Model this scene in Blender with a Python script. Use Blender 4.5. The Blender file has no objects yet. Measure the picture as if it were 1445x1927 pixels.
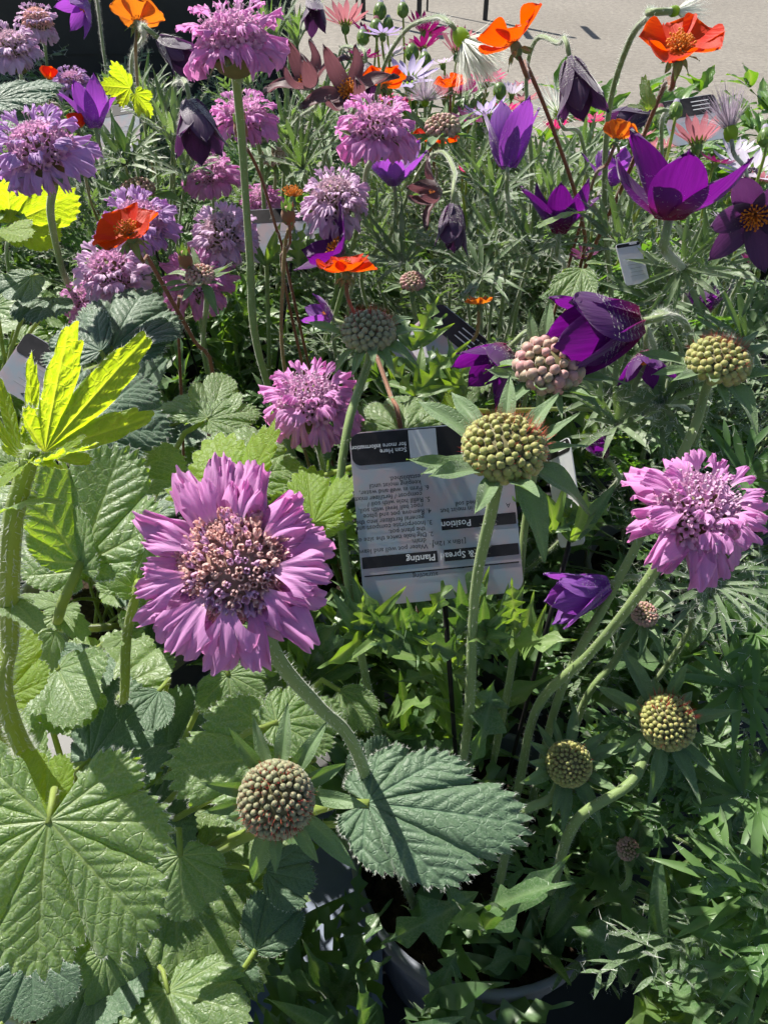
import bpy, math, random
import numpy as np
from mathutils import Matrix, Vector

# ------------------------------------------------------------------ camera, sky, sun, exposure
scene = bpy.context.scene
PITCH = math.radians(42.0)
FOCAL = 1402.0                      # pixels of the 1445 x 1927 photograph
CZ = 0.90                           # camera height above the tarmac
RIM = 0.45                          # height of the pot rims
BENCH = 0.30
cam_d = bpy.data.cameras.new('camera')
cam_d.sensor_fit = 'HORIZONTAL'; cam_d.sensor_width = 36.0
cam_d.lens = 36.0 * FOCAL / 1445.0
cam_d.clip_start = 0.01; cam_d.clip_end = 300
cam = bpy.data.objects.new('camera', cam_d)
scene.collection.objects.link(cam)
cam.location = (0, 0, CZ); cam.rotation_euler = (math.pi / 2 - PITCH, 0, 0)
scene.camera = cam

SUN_EL = math.radians(47); SUN_AZ = math.radians(-38)      # azimuth from +Y (ahead), negative = left
sun_dir = Vector((math.sin(SUN_AZ) * math.cos(SUN_EL), math.cos(SUN_AZ) * math.cos(SUN_EL), math.sin(SUN_EL)))
world = bpy.data.worlds.new('World'); scene.world = world; world.use_nodes = True
wn = world.node_tree; bg = wn.nodes['Background']
sky = wn.nodes.new('ShaderNodeTexSky'); sky.sky_type = 'NISHITA'; sky.sun_disc = False
sky.sun_elevation = SUN_EL; sky.sun_rotation = SUN_AZ
wn.links.new(sky.outputs[0], bg.inputs[0]); bg.inputs[1].default_value = 0.065
sun_l = bpy.data.lights.new('sun', 'SUN'); sun_l.energy = 5.0; sun_l.angle = math.radians(0.53); sun_l.color = (1.0, 0.95, 0.87)
sun_o = bpy.data.objects.new('sun', sun_l); scene.collection.objects.link(sun_o)
sun_o.rotation_euler = sun_dir.to_track_quat('Z', 'Y').to_euler(); sun_o.location = (-2, 2, 4)
scene.view_settings.view_transform = 'Standard'; scene.view_settings.look = 'None'
scene.view_settings.gamma = 1.0; scene.view_settings.exposure = 1.08
cy = scene.cycles
cy.use_denoising = True; cy.use_adaptive_sampling = True; cy.adaptive_threshold = 0.03; cy.adaptive_min_samples = 16; cy.max_bounces = 6; cy.transparent_max_bounces = 6
cy.diffuse_bounces = 2; cy.glossy_bounces = 2; cy.transmission_bounces = 4; cy.sample_clamp_indirect = 4.0

# ------------------------------------------------------------------ pixel -> place helpers
RIGHT = np.array([1.0, 0, 0]); CAM = np.array([0, 0, CZ])
FWD = np.array([0, math.cos(PITCH), -math.sin(PITCH)]); UPV = np.array([0, math.sin(PITCH), math.cos(PITCH)])
def ray(px, py): return (px - 722.5) / FOCAL * RIGHT - (py - 963.5) / FOCAL * UPV + FWD
def P(px, py, d): return CAM + ray(px, py) * d
def PZ(px, py, drop):
    r = ray(px, py); return CAM + r * (drop / -r[2])
def D(ax, ay, az):
    v = ax * RIGHT + ay * UPV - az * FWD; return v / np.linalg.norm(v)
def project(p):
    q = np.asarray(p) - CAM; dep = q @ FWD
    return (722.5 + FOCAL * (q @ RIGHT) / dep, 963.5 - FOCAL * (q @ UPV) / dep, dep)
def unit(v):
    v = np.asarray(v, float); return v / (np.linalg.norm(v) + 1e-12)
rng = random.Random(7); nr = np.random.RandomState(11)
U = rng.uniform

# ------------------------------------------------------------------ objects
COL = scene.collection
def mesh(name, V, F, mats, attrs=None, mi=None, smooth=True):
    m = bpy.data.meshes.new(name)
    m.from_pydata(np.asarray(V, float).tolist(), [], F if isinstance(F, list) else F.tolist())
    for x in (mats if isinstance(mats, (list, tuple)) else [mats]): m.materials.append(x)
    if smooth: m.polygons.foreach_set('use_smooth', np.ones(len(m.polygons), bool))
    if mi is not None: m.polygons.foreach_set('material_index', np.asarray(mi, np.int32))
    for k, a in (attrs or {}).items():
        at = m.attributes.new(k, 'FLOAT', 'POINT'); at.data.foreach_set('value', np.asarray(a, np.float32).ravel())
    m.update(); return m
def top(name, label, cat, loc, group=None, data=None, kind=None):
    o = bpy.data.objects.new(name, data); COL.objects.link(o); o.location = Vector(loc)
    if label: o['label'] = label
    if cat: o['category'] = cat
    if group: o['group'] = group
    if kind: o['kind'] = kind
    return o
def part(name, data, parent, M=None, kind=None):
    """child whose matrix M is given in world space (parents are only translated)"""
    o = bpy.data.objects.new(name, data); COL.objects.link(o); o.parent = parent
    off = Vector((0, 0, 0)); q = parent
    while q: off += q.location if q.type == 'EMPTY' or q.parent is None else Vector((0, 0, 0)); q = q.parent
    o.matrix_basis = Matrix.Translation(-off) @ (M if M is not None else Matrix.Identity(4))
    if kind: o['kind'] = kind
    return o
def frame(o, ydir, zhint, sx=1.0, sy=None, sz=None):
    y = unit(ydir); z = np.asarray(zhint, float); z = z - (z @ y) * y
    if np.linalg.norm(z) < 1e-5:
        z = np.array([0.3, 0.2, 0.9]); z = z - (z @ y) * y
    z = unit(z); x = np.cross(y, z)
    sy = sx if sy is None else sy; sz = sx if sz is None else sz
    return Matrix(((x[0]*sx, y[0]*sy, z[0]*sz, o[0]), (x[1]*sx, y[1]*sy, z[1]*sz, o[1]), (x[2]*sx, y[2]*sy, z[2]*sz, o[2]), (0, 0, 0, 1)))
def zframe(o, n, spin=0.0):
    n = unit(n); h = np.array([0.0, 1, 0]) if abs(n[1]) < 0.9 else np.array([1.0, 0, 0])
    x = unit(np.cross(h, n)); y = np.cross(n, x)
    c, s = math.cos(spin), math.sin(spin)
    return x * c + y * s, y * c - x * s, n
def apply(M, V):
    A = np.array(M); return np.asarray(V) @ A[:3, :3].T + A[:3, 3]
class Acc:
    """collects small pieces of one part"""
    def __init__(s): s.V = []; s.F = []; s.mi = []; s.n = 0
    def add(s, V, F, m=0):
        s.V.append(np.asarray(V, float)); s.F += [tuple(i + s.n for i in f) for f in F]; s.mi += [m] * len(F); s.n += len(V)
    def build(s, name, mats): return mesh(name, np.vstack(s.V), s.F, mats, mi=s.mi)
def gridfaces(nv, nu, closed=False):
    F = []
    for j in range(nv - 1):
        for i in range(nu - (0 if closed else 1)):
            k = (i + 1) % nu
            F.append((j*nu + i, j*nu + k, (j+1)*nu + k, (j+1)*nu + i))
    return F
def spline(pts, n):
    p = np.asarray(pts, float)
    if len(p) == 2: return p[0] + (p[1] - p[0]) * np.linspace(0, 1, n)[:, None]
    q = np.vstack([2*p[0]-p[1], p, 2*p[-1]-p[-2]]); seg = np.linalg.norm(np.diff(p, axis=0), axis=1); cs = np.concatenate([[0], np.cumsum(seg)])
    out = []
    for t in np.linspace(0, cs[-1], n):
        k = min(int(np.searchsorted(cs, t, side='right')) - 1, len(p) - 2); u = (t - cs[k]) / (seg[k] + 1e-12)
        a, b, c, d = q[k], q[k+1], q[k+2], q[k+3]
        out.append(0.5*((2*b) + (c-a)*u + (2*a-5*b+4*c-d)*u*u + (-a+3*b-3*c+d)*u**3))
    return np.array(out)
def tube(path, r, ns=8):
    path = np.asarray(path); n = len(path); r = np.broadcast_to(np.asarray(r, float), (n,))
    T = np.gradient(path, axis=0); T /= np.linalg.norm(T, axis=1)[:, None] + 1e-12
    x = np.cross(T[0], [0.37, 0.81, 0.2]); x = unit(x); V = []; Nn = []
    a = np.arange(ns) * 2 * math.pi / ns
    for i in range(n):
        x = unit(x - (x @ T[i]) * T[i]); y = np.cross(T[i], x)
        d = np.cos(a)[:, None] * x + np.sin(a)[:, None] * y
        V.append(path[i] + r[i] * d); Nn.append(d)
    V = np.vstack(V); F = gridfaces(n, ns, True)
    F += [tuple(range(ns))[::-1], tuple((n-1)*ns + k for k in range(ns))]
    return V, F, np.vstack(Nn)
def hairs(pts, nrm, n, length, width, lift=0.35, step=1):
    """thin three-cornered hairs standing on a surface"""
    idx = nr.randint(0, len(pts) - step, n); b = pts[idx] + (pts[idx + step] - pts[idx]) * nr.rand(n, 1)
    d = nrm[idx] + nr.normal(0, lift, (n, 3)); d /= np.linalg.norm(d, axis=1)[:, None]
    s = np.cross(d, nr.normal(0, 1, (n, 3))); s /= np.linalg.norm(s, axis=1)[:, None] + 1e-9
    L = length * (0.5 + nr.rand(n, 1) * 0.9); W = width * 0.5
    V = np.stack([b - s*W, b + s*W, b + d*L], 1).reshape(-1, 3)
    return V, [(3*i, 3*i+1, 3*i+2) for i in range(n)]

# ------------------------------------------------------------------ materials
class NT:
    def __init__(s, name):
        s.m = bpy.data.materials.new(name); s.m.use_nodes = True; s.t = s.m.node_tree; s.t.nodes.clear()
        s.out = s.t.nodes.new('ShaderNodeOutputMaterial')
    def n(s, typ, **kw):
        x = s.t.nodes.new('ShaderNode' + typ)
        for k, v in kw.items():
            if hasattr(x, k) and k not in ('color',): setattr(x, k, v)
        return x
    def put(s, sock, v):
        if isinstance(v, bpy.types.NodeSocket): s.t.links.new(v, sock)
        else:
            if hasattr(sock.default_value, '__len__') and len(sock.default_value) == 4 and len(v) == 3: v = (*v, 1)
            sock.default_value = v
    def mix(s, f, a, b, mode='MIX'):
        x = s.n('Mix', data_type='RGBA', blend_type=mode)
        s.put(x.inputs[0], f); s.put(x.inputs[6], a); s.put(x.inputs[7], b); return x.outputs[2]
    def math(s, op, a, b=0.0, clamp=False):
        x = s.n('Math', operation=op); x.use_clamp = clamp; s.put(x.inputs[0], a); s.put(x.inputs[1], b); return x.outputs[0]
    def noise(s, scale, detail=3.0, co=None, rough=0.55):
        x = s.n('TexNoise'); x.inputs['Scale'].default_value = scale; x.inputs['Detail'].default_value = detail; x.inputs['Roughness'].default_value = rough
        s.put(x.inputs['Vector'], co if co is not None else s.co()); return x.outputs[0]
    def co(s): return s.n('TexCoord').outputs['Object']
    def attr(s, nm): x = s.n('Attribute'); x.attribute_name = nm; return x.outputs['Fac']
    def rand(s): return s.n('ObjectInfo').outputs['Random']
    def island(s): return s.n('NewGeometry').outputs['Random Per Island']
    def ramp(s, f, lo, hi):
        x = s.n('MapRange'); s.put(x.inputs[0], f); x.inputs[1].default_value = lo; x.inputs[2].default_value = hi; return x.outputs[0]
    def princ(s, col, rough=0.5, spec=0.4, sheen=0.0, normal=None, coat=0.0):
        p = s.n('BsdfPrincipled'); s.put(p.inputs['Base Color'], col); s.put(p.inputs['Roughness'], rough)
        p.inputs['Specular IOR Level'].default_value = spec; p.inputs['Sheen Weight'].default_value = sheen; p.inputs['Sheen Roughness'].default_value = 0.4
        p.inputs['Coat Weight'].default_value = coat
        if normal is not None: s.t.links.new(normal, p.inputs['Normal'])
        return p.outputs[0]
    def bump(s, h, strength=0.4, dist=0.001):
        b = s.n('Bump'); b.inputs['Strength'].default_value = strength; b.inputs['Distance'].default_value = dist; s.put(b.inputs['Height'], h); return b.outputs[0]
    def done(s, shader, trans=None, f=0.0, normal=None):
        if trans is not None:
            t = s.n('BsdfTranslucent'); s.put(t.inputs[0], trans)
            if normal is not None: s.t.links.new(normal, t.inputs['Normal'])
            m = s.n('MixShader'); s.put(m.inputs[0], f); s.t.links.new(shader, m.inputs[1]); s.t.links.new(t.outputs[0], m.inputs[2]); shader = m.outputs[0]
        s.t.links.new(shader, s.out.inputs[0]); return s.m

def leaf_mat(name, a, b, vein, tr, trv, f=0.4, rough=0.5, spec=0.4, sheen=0.15, net=9.0, scale=5.0, bump=0.5, pale=0.0):
    """leaf: mottled blade, paler veins, a fine net that shows when lit from behind"""
    k = NT(name); co = k.co(); r = k.rand(); nz = k.noise(scale, 4, co)
    fac = k.math('ADD', k.math('MULTIPLY', r, 0.55), k.math('MULTIPLY', k.ramp(nz, 0.3, 0.7), 0.5), True)
    col = k.mix(fac, a, b); v = k.attr('vein')
    vo = k.n('TexVoronoi', feature='DISTANCE_TO_EDGE'); vo.inputs['Scale'].default_value = net; vo.inputs['Randomness'].default_value = 0.9
    wob = k.n('VectorMath', operation='MULTIPLY_ADD'); nn = k.n('TexNoise'); nn.inputs['Scale'].default_value = 14
    k.t.links.new(co, nn.inputs['Vector']); k.t.links.new(nn.outputs[1], wob.inputs[0]); wob.inputs[1].default_value = (0.06, 0.06, 0.06); k.t.links.new(co, wob.inputs[2])
    k.t.links.new(wob.outputs[0], vo.inputs['Vector'])
    edge = k.math('SUBTRACT', 1.0, k.ramp(vo.outputs['Distance'], 0.0, 0.09))
    vn = k.math('MAXIMUM', v, k.math('MULTIPLY', edge, 0.55), True)
    colv = k.mix(k.math('MULTIPLY', vn, 0.5), col, vein)
    fine = k.noise(60, 2, co)
    colv = k.mix(k.math('MULTIPLY', k.ramp(fine, 0.45, 0.75), pale), colv, (0.55, 0.62, 0.5))
    h = k.math('ADD', k.math('MULTIPLY', vn, -1.0), k.math('MULTIPLY', fine, 0.35))
    bn = k.bump(h, bump, 0.0008)
    sh = k.princ(colv, rough, spec, sheen, bn)
    return k.done(sh, k.mix(k.math('MULTIPLY', vn, 0.8), k.mix(fac, tr, tuple(x * 1.2 for x in tr)), trv), f, bn)
def petal_mat(name, a, b, tr, f=0.45, base=None, basew=0.3, sheen=0.2, streak=0.25, rough=0.55, scale=3.0):
    k = NT(name); co = k.co(); r = k.rand(); i = k.island()
    mp = k.n('Mapping'); mp.inputs['Scale'].default_value = (9, 0.7, 1); k.t.links.new(co, mp.inputs[0])
    st = k.ramp(k.noise(3.0, 3, mp.outputs[0]), 0.35, 0.7)
    fac = k.math('ADD', k.math('MULTIPLY', k.math('ADD', r, i), 0.33), k.math('MULTIPLY', k.noise(scale, 2, co), 0.4), True)
    col = k.mix(fac, a, b); col = k.mix(k.math('MULTIPLY', st, streak), col, tuple(x * 0.55 for x in b))
    t = k.mix(k.math('MULTIPLY', st, streak * 0.8), tr, tuple(x * 0.6 for x in tr))
    if base is not None:
        w = k.math('SUBTRACT', 1.0, k.ramp(k.attr('along'), 0.0, basew)); col = k.mix(w, col, base); t = k.mix(w, t, base)
    bn = k.bump(st, 0.25, 0.0006)
    return k.done(k.princ(col, rough, 0.25, sheen, bn), t, f, bn)
def stem_mat(name, a, b, tr, f=0.15, scale=300, sheen=0.3):
    k = NT(name); co = k.co(); z = k.ramp(k.noise(scale / 12, 2, co), 0.35, 0.65)
    fine = k.noise(scale * 5, 2, co)
    col = k.mix(k.math('ADD', k.math('MULTIPLY', z, 0.7), k.math('MULTIPLY', fine, 0.3)), a, b)
    return k.done(k.princ(col, 0.55, 0.3, sheen, k.bump(fine, 0.35, 0.0004)), tr, f)

M = {}
M['geum'] = leaf_mat('geum_leaf', (0.09, 0.165, 0.05), (0.15, 0.235, 0.07), (0.27, 0.34, 0.12), (0.32, 0.53, 0.012), (0.7, 0.82, 0.08), 0.42, 0.42, 0.5, 0.35, net=11, pale=0.35)
M['geum_blue'] = leaf_mat('geum_leaf_blue_green', (0.062, 0.115, 0.062), (0.09, 0.155, 0.082), (0.10, 0.19, 0.11), (0.06, 0.15, 0.02), (0.2, 0.32, 0.06), 0.25, 0.5, 0.4, 0.35, net=11, pale=0.15)
M['lime'] = leaf_mat('young_lime_leaf', (0.13, 0.24, 0.03), (0.2, 0.31, 0.03), (0.3, 0.4, 0.08), (0.55, 0.72, 0.01), (0.8, 0.85, 0.06), 0.58, 0.5, 0.35, 0.3, net=10, pale=0.12)
M['scab_leaf'] = leaf_mat('scabious_leaf', (0.045, 0.105, 0.034), (0.09, 0.17, 0.055), (0.17, 0.25, 0.12), (0.12, 0.26, 0.012), (0.3, 0.45, 0.06), 0.33, 0.38, 0.42, 0.2, net=16, scale=4, pale=0.15, bump=0.25)
M['scab_light'] = leaf_mat('scabious_leaf_light', (0.09, 0.18, 0.045), (0.17, 0.26, 0.075), (0.24, 0.33, 0.14), (0.26, 0.44, 0.015), (0.45, 0.6, 0.08), 0.4, 0.4, 0.42, 0.12, net=16, scale=4, bump=0.25)
M['puls_leaf'] = leaf_mat('pulsatilla_leaf', (0.075, 0.135, 0.06), (0.14, 0.2, 0.09), (0.2, 0.28, 0.14), (0.16, 0.28, 0.04), (0.35, 0.45, 0.15), 0.33, 0.5, 0.35, 0.5, net=20, pale=0.3)
M['puls_green'] = leaf_mat('pulsatilla_leaf_green', (0.05, 0.12, 0.035), (0.12, 0.22, 0.06), (0.14, 0.26, 0.07), (0.14, 0.32, 0.015), (0.35, 0.5, 0.06), 0.38, 0.42, 0.4, 0.2, net=20, pale=0.1)
M['osteo_leaf'] = leaf_mat('daisy_leaf', (0.05, 0.13, 0.03), (0.1, 0.2, 0.035), (0.16, 0.27, 0.07), (0.16, 0.36, 0.01), (0.35, 0.5, 0.05), 0.35, 0.35, 0.5, 0.05, net=14)
M['bract'] = leaf_mat('bract', (0.10, 0.175, 0.075), (0.17, 0.25, 0.115), (0.15, 0.25, 0.1), (0.15, 0.3, 0.015), (0.3, 0.45, 0.06), 0.3, 0.5, 0.3, 0.35, net=14, pale=0.15)
M['lilac'] = petal_mat('lilac_petal', (0.68, 0.35, 0.62), (0.59, 0.26, 0.56), (0.88, 0.31, 0.68), 0.42, base=(0.72, 0.5, 0.62), basew=0.3, streak=0.14)
M['lilac_pale'] = petal_mat('pale_lilac_petal', (0.72, 0.54, 0.70), (0.62, 0.43, 0.64), (0.74, 0.44, 0.68), 0.38, base=(0.75, 0.6, 0.65), basew=0.3, streak=0.1)
M['lilac_blue'] = petal_mat('blue_lilac_petal', (0.54, 0.35, 0.64), (0.46, 0.28, 0.56), (0.64, 0.3, 0.68), 0.38, streak=0.12)
M['floret'] = petal_mat('inner_floret', (0.76, 0.50, 0.68), (0.67, 0.4, 0.63), (0.8, 0.4, 0.65), 0.35, streak=0.05)
M['floret_pale'] = petal_mat('pale_inner_floret', (0.78, 0.60, 0.68), (0.68, 0.5, 0.63), (0.7, 0.46, 0.55), 0.3, streak=0.05)
M['floret_bud'] = petal_mat('closed_inner_floret', (0.76, 0.44, 0.52), (0.76, 0.58, 0.46), (0.88, 0.5, 0.45), 0.38, streak=0.05)
M['orange'] = petal_mat('orange_petal', (0.70, 0.045, 0.010), (0.62, 0.022, 0.010), (0.92, 0.10, 0.0), 0.5, base=(0.82, 0.20, 0.01), basew=0.35, streak=0.2, sheen=0.1)
M['orange_dull'] = petal_mat('faded_orange_petal', (0.62, 0.16, 0.03), (0.5, 0.1, 0.02), (0.8, 0.22, 0.01), 0.45, streak=0.3)
M['stamen'] = petal_mat('stamen', (0.78, 0.34, 0.02), (0.72, 0.2, 0.02), (0.85, 0.4, 0.02), 0.3, streak=0.0)
M['purple'] = petal_mat('purple_petal', (0.105, 0.014, 0.165), (0.075, 0.01, 0.115), (0.19, 0.005, 0.26), 0.42, base=(0.2, 0.01, 0.06), basew=0.35, sheen=0.3, streak=0.4)
M['violet'] = petal_mat('violet_petal', (0.28, 0.10, 0.44), (0.2, 0.06, 0.34), (0.38, 0.07, 0.55), 0.45, sheen=0.5, streak=0.35)
M['dark'] = petal_mat('dusky_purple_petal', (0.06, 0.035, 0.085), (0.085, 0.04, 0.1), (0.14, 0.03, 0.15), 0.3, sheen=0.7, streak=0.4)
M['withered'] = petal_mat('withered_petal', (0.17, 0.08, 0.11), (0.12, 0.07, 0.07), (0.26, 0.1, 0.12), 0.3, sheen=0.5, streak=0.6)
for nm, a, b, t in (('white', (0.74, 0.70, 0.76), (0.66, 0.6, 0.74), (0.7, 0.6, 0.75)), ('daisy_lilac', (0.55, 0.48, 0.74), (0.5, 0.4, 0.68), (0.55, 0.42, 0.75)), ('pink', (0.55, 0.22, 0.28), (0.42, 0.15, 0.22), (0.6, 0.22, 0.25)),
                    ('magenta', (0.62, 0.025, 0.17), (0.5, 0.02, 0.13), (0.8, 0.02, 0.2)), ('burgundy', (0.14, 0.008, 0.085), (0.1, 0.008, 0.07), (0.26, 0.005, 0.12))):
    M[nm] = petal_mat(nm + '_daisy_petal', a, b, t, 0.38, streak=0.3)
M['disc'] = petal_mat('daisy_disc', (0.03, 0.02, 0.06), (0.1, 0.06, 0.1), (0.05, 0.03, 0.05), 0.1)
def bead_mat(name, a, b, c):
    k = NT(name); i = k.math('FRACT', k.math('ADD', k.rand(), k.island())); nz = k.noise(1.5, 2)
    col = k.mix(i, a, b); col = k.mix(k.math('MULTIPLY', k.ramp(nz, 0.4, 0.75), 0.5), col, c)
    return k.done(k.princ(col, 0.5, 0.3, 0.4), (0.4, 0.45, 0.08), 0.22)
M['bead'] = bead_mat('green_floret_bud', (0.30, 0.34, 0.10), (0.42, 0.40, 0.13), (0.36, 0.24, 0.14))
M['bead_grey'] = bead_mat('grey_green_floret_bud', (0.25, 0.28, 0.15), (0.34, 0.33, 0.19), (0.34, 0.23, 0.18))
M['bead_pink'] = bead_mat('pinkish_floret_bud', (0.55, 0.27, 0.28), (0.42, 0.36, 0.22), (0.58, 0.34, 0.32))
k = NT('bud_core'); M['core'] = k.done(k.princ(k.mix(k.noise(300, 2), (0.09, 0.1, 0.03), (0.16, 0.12, 0.05)), 0.7))
k = NT('warm_core'); M['core_warm'] = k.done(k.princ(k.mix(k.noise(300, 2), (0.3, 0.16, 0.14), (0.4, 0.26, 0.18)), 0.7))
k = NT('red_bristle'); M['bristle'] = k.done(k.princ(k.mix(k.island(), (0.26, 0.02, 0.03), (0.36, 0.09, 0.04)), 0.5), (0.5, 0.04, 0.05), 0.3)
k = NT('hair'); M['hair'] = k.done(k.princ((0.72, 0.74, 0.68), 0.4, 0.4), (0.8, 0.82, 0.72), 0.45)
k = NT('dark_hair'); M['hair_dark'] = k.done(k.princ(k.mix(k.island(), (0.2, 0.13, 0.2), (0.5, 0.47, 0.5)), 0.4, 0.4), (0.5, 0.4, 0.5), 0.35)
M['stem'] = stem_mat('scabious_stem', (0.17, 0.25, 0.085), (0.24, 0.32, 0.12), (0.32, 0.42, 0.08), 0.15)
M['stem_geum'] = stem_mat('geum_stalk', (0.19, 0.28, 0.05), (0.27, 0.34, 0.08), (0.5, 0.55, 0.03), 0.3)
M['stem_red'] = stem_mat('red_brown_stem', (0.16, 0.06, 0.035), (0.24, 0.11, 0.05), (0.35, 0.1, 0.04), 0.12)
M['stem_tan'] = stem_mat('tan_stem', (0.24, 0.15, 0.06), (0.3, 0.22, 0.08), (0.35, 0.2, 0.05), 0.12)
M['stem_puls'] = stem_mat('pulsatilla_stem', (0.17, 0.24, 0.085), (0.25, 0.31, 0.14), (0.3, 0.38, 0.12), 0.18, sheen=0.7)
M['stem_grey'] = stem_mat('grey_pulsatilla_stem', (0.14, 0.16, 0.13), (0.22, 0.24, 0.19), (0.2, 0.22, 0.15), 0.1, sheen=0.8)

# ------------------------------------------------------------------ blade shapes (unit size: base at the origin, tip at y = 1)
def wnoise(x, y, seed, f=3.0):
    r = np.random.RandomState(seed); s = 0
    for _ in range(5):
        a, b, c = r.uniform(-f, f), r.uniform(-f, f), r.uniform(0, 6.28); s = s + np.sin(a * x + b * y + c)
    return s / 5
def round_leaf(name, mat, seed, nth=200, nrad=24, lobes=7, depth=0.12, teeth=5, tooth=0.07, c=0.36, rho=0.56, wide=1.0, droop=0.25, cup=0.1, wave=0.05, pinch=0.0, span=152):
    """rounded, lobed and toothed blade with ribs fanning out from its base"""
    r = np.random.RandomState(seed); th = np.linspace(-math.radians(span), math.radians(span), nth)
    R0 = c * np.cos(th) + np.sqrt(np.maximum(rho**2 - (c * np.sin(th))**2, 0)); R0 /= (c + rho)
    ph = th / math.radians(span) * lobes / 2            # lobe k is centred on an integer (odd number of lobes)
    loc = ph - np.round(ph)                             # -0.5 .. 0.5 across one lobe
    k = np.round(ph).astype(int); ls = 1 + r.uniform(-0.10, 0.10, 40)[k + 15]
    lobe = (1 - depth * (np.abs(loc) * 2) ** (2.2 - pinch)) * ls
    tt = (np.abs(loc) * 2 * teeth) % 1.0; jag = 0.6 + 0.8 * r.rand(400)[((k + 15) * 12 + (np.abs(loc) * 2 * teeth).astype(int) * 2 + (loc > 0)) % 400]
    saw = tooth * jag * (np.minimum(tt / 0.65, (1 - tt) / 0.35) ** 0.8 - 0.4)
    R = R0 * lobe * (1 + saw)
    v = np.linspace(0, 1, nrad) ** 0.9; rr = v[:, None] * R[None, :]
    rb = v[:, None] * (R0 * lobe)[None, :]; rr = rb + (rr - rb) * np.clip((v[:, None] - 0.6) / 0.4, 0, 1)
    x = rr * np.sin(th) * wide; y = rr * np.cos(th)
    L = np.abs(loc)[None, :] * 2 + 0 * rr; width = rr * (math.radians(span) * 2 / lobes) * 0.5
    main = np.exp(-((L * width) / 0.014) ** 2) * np.clip(1.3 - v[:, None], 0.2, 1)
    s = ((rr - 0.55 * L * width / 0.5) * 8.5 + 0.37 * k[None, :]) % 1.0; s = np.minimum(s, 1 - s)
    sec = np.exp(-(s / 0.085) ** 2) * 0.55 * np.clip(rr * 4, 0, 1) * (1 - L * 0.4)
    vein = np.maximum(main, sec)
    puff = (L ** 0.6 * (1 - L ** 4) * 0.030 + np.minimum(s, 0.3) * 0.035 * np.clip(rr * 3, 0, 1)) * np.clip(rr * 2.5, 0, 1)
    z = puff - droop * (y ** 2) * np.sign(y) * 0.9 - droop * 0.5 * np.maximum(-y, 0) + cup * x * x + wave * wnoise(x, y, seed, 6) * rr * 1.6 - 0.10 * (L ** 6) * rr * 0.5
    z += 0.012 * np.clip((v[:, None] - 0.85) / 0.15, 0, 1) * np.sin(tt * 6.28)[None, :]
    V = np.stack([x, y, z], -1).reshape(-1, 3)
    m = mesh(name, V, gridfaces(nrad, nth), mat, {'vein': vein, 'along': rr})
    m['rim'] = 1
    edge = V[-nth:]; out = edge - V[-2*nth:-nth]; out /= np.linalg.norm(out, axis=1)[:, None] + 1e-9
    hv, hf = hairs(edge, out, nth * 2, 0.028, 0.0035, 0.5)
    n0 = len(V)
    return m, (hv, hf)
def strip(p, d, nz, L, W, bend=0.0, n=6, tip=0.75, fold=0.25, base=0.35, tw=0.0):
    """narrow pointed segment: n rings of three vertices"""
    p = np.asarray(p, float); d = unit(d); nz = unit(np.asarray(nz) - (np.asarray(nz) @ d) * d); s = np.cross(d, nz); V = []
    for i in range(n):
        t = i / (n - 1); w = W * 0.5 * (base + (1 - base) * math.sin(math.pi * min(t / (2 * (1 - tip) + 1e-6) if t < 1 - tip else 0.5, 0.5))) * (1 if t < tip else max(0.02, 1 - ((t - tip) / (1 - tip)) ** 1.4))
        c = p + d * L * t - nz * bend * L * t * t
        ss = s * math.cos(tw * t) + nz * math.sin(tw * t)
        V += [c - ss * w + nz * fold * w, c, c + ss * w + nz * fold * w]
    return np.array(V), gridfaces(n, 3)
def narrow_leaf(name, mat, seed, n=26, width=0.2, lobes=0, depth=0.5, shear=0.35, droop=0.3, fold=0.3, twist=0.2, nu=7, wav=0.03):
    """lance-shaped blade; with lobes it is cut into forward-pointing teeth"""
    r = np.random.RandomState(seed); t = np.linspace(0, 1, n); u = np.linspace(-1, 1, nu)
    base = np.sin(np.pi * np.clip(t, 0, 1) ** 0.75) ** 0.85 * 0.88 + 0.10 * (1 - t); base[-1] = 0.01
    W = np.stack([base, base], 0) * width * 0.5
    if lobes:
        for sd in (0, 1):
            ph = t * lobes * 1.15 + (0.15 * sd) + 0.05 * r.randn(); q = ph % 1.0
            w = np.where(q < 0.7, (q / 0.7) ** 1.3, 1 - (q - 0.7) / 0.3)
            W[sd] *= (1 - depth) + depth * 1.35 * w * np.where((t > 0.12) & (t < 0.86), 1, 0.55)
    x = np.where(u[None, :] < 0, W[0][:, None], W[1][:, None]) * u[None, :]
    y = t[:, None] + np.abs(x) * shear * (1 - t[:, None])
    tw = twist * t[:, None] * r.choice([-1, 1])
    z = np.abs(x) * fold - droop * t[:, None] ** 2 * 0.6 + wav * np.sin(9 * t[:, None] + 2 * np.sign(u)[None, :]) * np.abs(u)[None, :] * width * 3 + x * tw * 2
    x = x + 0.06 * r.randn() * t[:, None] ** 2
    vein = np.exp(-(u[None, :] / 0.16) ** 2) + 0 * x
    return mesh(name, np.stack([x, y, z], -1).reshape(-1, 3), gridfaces(n, nu), mat, {'vein': vein, 'along': t[:, None] + 0 * x})
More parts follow.
